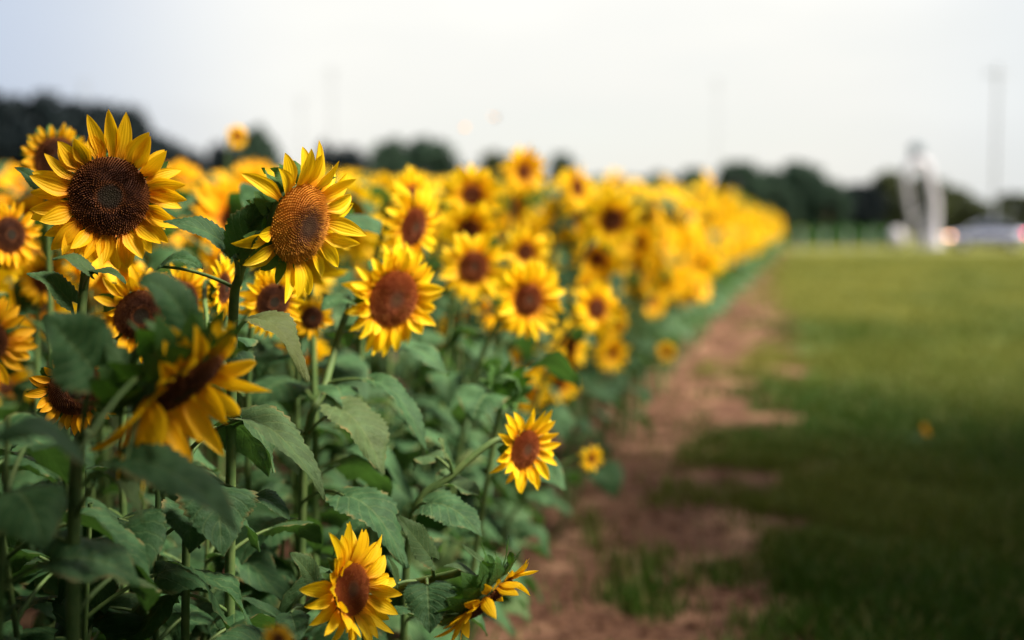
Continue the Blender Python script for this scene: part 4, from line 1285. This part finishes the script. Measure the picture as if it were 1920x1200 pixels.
# ------------------------------------------------------------------ car seen from its side
def emis(name, col, st):
    m, nt, o = new_mat(name)
    e = N(nt, 'ShaderNodeEmission'); e.inputs[0].default_value = (*col, 1); e.inputs[1].default_value = st
    nt.links.new(e.outputs[0], o.inputs[0])
    return m
M_CAR = make_simple('car_paint', (0.19, 0.20, 0.28), (0.21, 0.22, 0.30), 1, 0.3, 0.5, 0, 0.3)
M_GLASS = make_simple('car_glass', (0.02, 0.03, 0.05), (0.03, 0.04, 0.06), 1, 0.1, 0.6)
M_TYRE = make_simple('tyre', (0.015, 0.015, 0.016), (0.025, 0.025, 0.027), 20, 0.85, 0.2)
M_RIM = make_simple('rim', (0.42, 0.42, 0.45), (0.5, 0.5, 0.52), 10, 0.35, 0.5, 0, 0.7)
M_HEADL = emis('headlamp', (1.0, 0.52, 0.30), 4.5)
M_TAILL = emis('taillamp', (1.0, 0.04, 0.09), 5.5)
def car(px, d, label):
    x = (px - 960) / FPX * d
    root = empty('car', (x, d, ground_z(d))); tag(root, label, 'car')
    root.rotation_euler = (0, 0, R(-6)); root.scale = (1.05, 1.05, 1.14)
    n = 14
    def ring(xx, zb, zt, hw, p=3.2):
        o_ = []
        for i in range(n):
            a = 2 * math.pi * (i + .5) / n
            c, s = math.cos(a), math.sin(a)
            o_.append((xx, hw * np.sign(c) * abs(c) ** (2 / p), (zb + zt) / 2 + (zt - zb) / 2 * np.sign(s) * abs(s) ** (2 / p)))
        return o_
    st = [(-2.22, .42, .58, .45), (-2.16, .32, .70, .72), (-1.95, .24, .78, .84), (-1.2, .20, .90, .88), (-.6, .19, .95, .89), (.6, .19, .98, .89), (1.5, .22, 1.0, .87), (2.0, .30, .99, .80), (2.16, .42, .92, .66), (2.2, .5, .8, .5)]
    Geo().grid(np.array([ring(*s_) for s_ in st]), None, 0, wrap=True).build('body', M_CAR, root)
    cb = [(-1.1, .90, .97, .70), (-.55, .88, 1.30, .68), (-.15, .88, 1.42, .63), (.6, .88, 1.44, .62), (1.15, .9, 1.32, .64), (1.7, .92, 1.02, .68)]
    cabin = Geo().grid(np.array([ring(*s_, 4.0) for s_ in cb]), None, 0, wrap=True).build('window_band', M_GLASS, root)
    rf = [(-.35, 1.36, 1.405, .58), (-.1, 1.40, 1.46, .60), (.6, 1.41, 1.475, .60), (1.05, 1.33, 1.40, .59)]
    Geo().grid(np.array([ring(*s_, 5.0) for s_ in rf]), None, 0, wrap=True).build('roof', M_CAR, root)
    for sx in (-1.35, 1.32):
        for sy in (-1, 1):
            g = Geo(); v = np.linspace(0, 2 * math.pi, 22, endpoint=False)
            prof = [(.20, .80), (.31, .80), (.33, .83), (.33, .90), (.31, .92), (.20, .92)]
            V = np.array([[(sx + r_ * math.cos(a), sy * y_, .33 + r_ * math.sin(a)) for a in v] for r_, y_ in prof])
            g.grid(V, None, 0, wrap=True)
            wh = g.build('wheel', M_TYRE, root)
            g = Geo(); V = np.array([[(sx + r_ * math.cos(a), sy * y_, .33 + r_ * math.sin(a)) for a in v] for r_, y_ in [(.205, .915), (.17, .90), (.06, .905), (.001, .915)]])
            g.grid(V, None, 0, wrap=True); g.build('rim', M_RIM, wh)
    for sy in (-1, 1):
        Geo().tube([(-2.12, sy * .50, .64), (-2.08, sy * .66, .65), (-1.96, sy * .82, .67)], [.06, .085, .05], 10).build('headlight', M_HEADL, root)
        Geo().tube([(2.14, sy * .52, .82), (2.12, sy * .66, .82), (1.98, sy * .80, .83)], [.06, .085, .05], 10).build('taillight', M_TAILL, root)
        Geo().box((-.62, sy * .95, .98), (.14, .16, .11)).build('mirror', M_CAR, root)
    return root
car(1846, 84, 'silver car seen side on with glowing warm headlight and red tail light')

# low pale posts between the field end and the sculpture
for i, px in enumerate((1500, 1545, 1588, 1630)):
    d = 82
    o = Geo().tube([(0, 0, -.2), (0, 0, .5), (0, 0, 1.0), (0, 0, 1.04)], [.07, .065, .06, .02], 8).build('post', M_POLE)
    o.location = ((px - 960) / FPX * d, d, ground_z(d))
    tag(o, 'low pale wooden post in the row across the far edge of the mown grass', 'post', 'row of low pale posts')

# ------------------------------------------------------------------ butterflies and a fallen bloom
M_WING = make_simple('butterfly_wing', (0.75, 0.30, 0.03), (0.85, 0.42, 0.05), 60, 0.6, 0.2)
M_BODY = make_simple('butterfly_body', (0.03, 0.02, 0.015), (0.05, 0.035, 0.02), 40, 0.7, 0.2)
def butterfly(px, py, d, span, label, yaw, flap):
    P = at(px, py, d)
    b = Geo().tube([(0, -.32 * span, 0), (0, -.1 * span, .01 * span), (0, .12 * span, .01 * span), (0, .3 * span, 0)], [.01 * span, .03 * span, .04 * span, .015 * span], 8).build('butterfly', M_BODY)
    b.location = P; b.rotation_euler = (R(20), 0, yaw)
    tag(b, label, 'butterfly')
    for sx in (-1, 1):
        for nm, y0, y1, ln in (('forewing', .02, .30, .52), ('hindwing', -.22, .05, .40)):
            t = np.linspace(0, 1, 6)
            lead = np.stack([ln * t, y1 * (0.6 + .6 * t) * np.ones(6), 0 * t], 1) * span
            trail = np.stack([ln * t * .95, (y0 + .06 * np.sin(t * 3.1)), 0 * t], 1) * span
            trail[-1] = lead[-1] * .9 + trail[-1] * .1
            V = np.stack([lead, trail], 1)
            c, s = math.cos(flap), math.sin(flap)
            V = np.stack([sx * V[..., 0] * c, V[..., 1], V[..., 0] * s + (0.004 * span)], -1)
            Geo().grid(V).build(nm, M_WING, b)
butterfly(868, 242, 9.0, 0.085, 'orange butterfly in the pale sky, lower of the two faint ones', 0.6, 0.5)
butterfly(928, 224, 9.5, 0.075, 'orange butterfly in the pale sky, higher of the two faint ones', 2.4, 0.9)
def fallen(px, py, label):
    d = CAMZ * FPX / (py - 405)
    rng = np.random.default_rng(4)
    x = (px - 960) / FPX * d
    base = np.array([x, d, 0.0])
    root = empty('small_flower', base); tag(root, label, 'flower')
    Geo().tube(catmull([(0, .02, -.02), (0, .015, .05), (0, 0, .12)], 5), .004, 6).build('stem', M_STEM, root)
    gr, gp, gd, gb = head_geos(rng, .05, .35, 13, 1, 45, -20, 2.0)
    hd = gr.build('flower_head', M_BRACT, root)
    M2 = frame_from((.75, -.45, .45)); M2[:3, 3] = (0.01, -.008, .125); hd.matrix_local = Matrix(M2.tolist())
    o = gp.build('petal_ring', M_PETAL, hd); o.color = (.95, 0, 0, 1)
    gd.build('seed_disc', M_DISC, hd).color = (1, 0, 0, 1); gb.build('bract_ring', M_BRACT, hd)
    for a_ in (-0.5, 1.9, 4.0, 5.1):
        g = Geo(); leaf_on_stem(g, rng, np.array([0, .015, .035]), a_, .10, 1); g.build('leaf', [M_LEAF, M_STEM], root)
fallen(1735, 846, 'lone little orange flower standing in the mown grass')

# unseen trees added around the camera to darken the foreground
def added_shade_tree(x, y, sc, seed, label):
    gt, gc = tree_geos(300 + seed, 64, 200, 0.32)
    root = empty('tree', (x, y, 0)); tag(root, label, 'tree')
    gt.build('trunk', M_BARK, root); gc.build('crown', M_CROWN_GREEN, root, smooth=False)
    root.scale = (sc, sc, sc)
added_shade_tree(5.6, 5.0, 0.60, 1, 'small unseen tree added on the grass to shade the near ground')
added_shade_tree(9.6, 5.2, 1.00, 2, 'tall unseen tree added beyond the small one to shade the near grass')
added_shade_tree(4.0, -2.5, 0.92, 3, 'big unseen tree added behind the camera to keep sun off the near leaves')
added_shade_tree(-2.9, -1.4, 0.92, 4, 'unseen tree added in the field behind the camera to shade the near leaves')
added_shade_tree(-4.4, 2.3, 0.95, 5, 'unseen tree added among the sunflowers outside the frame to darken the leaves below')
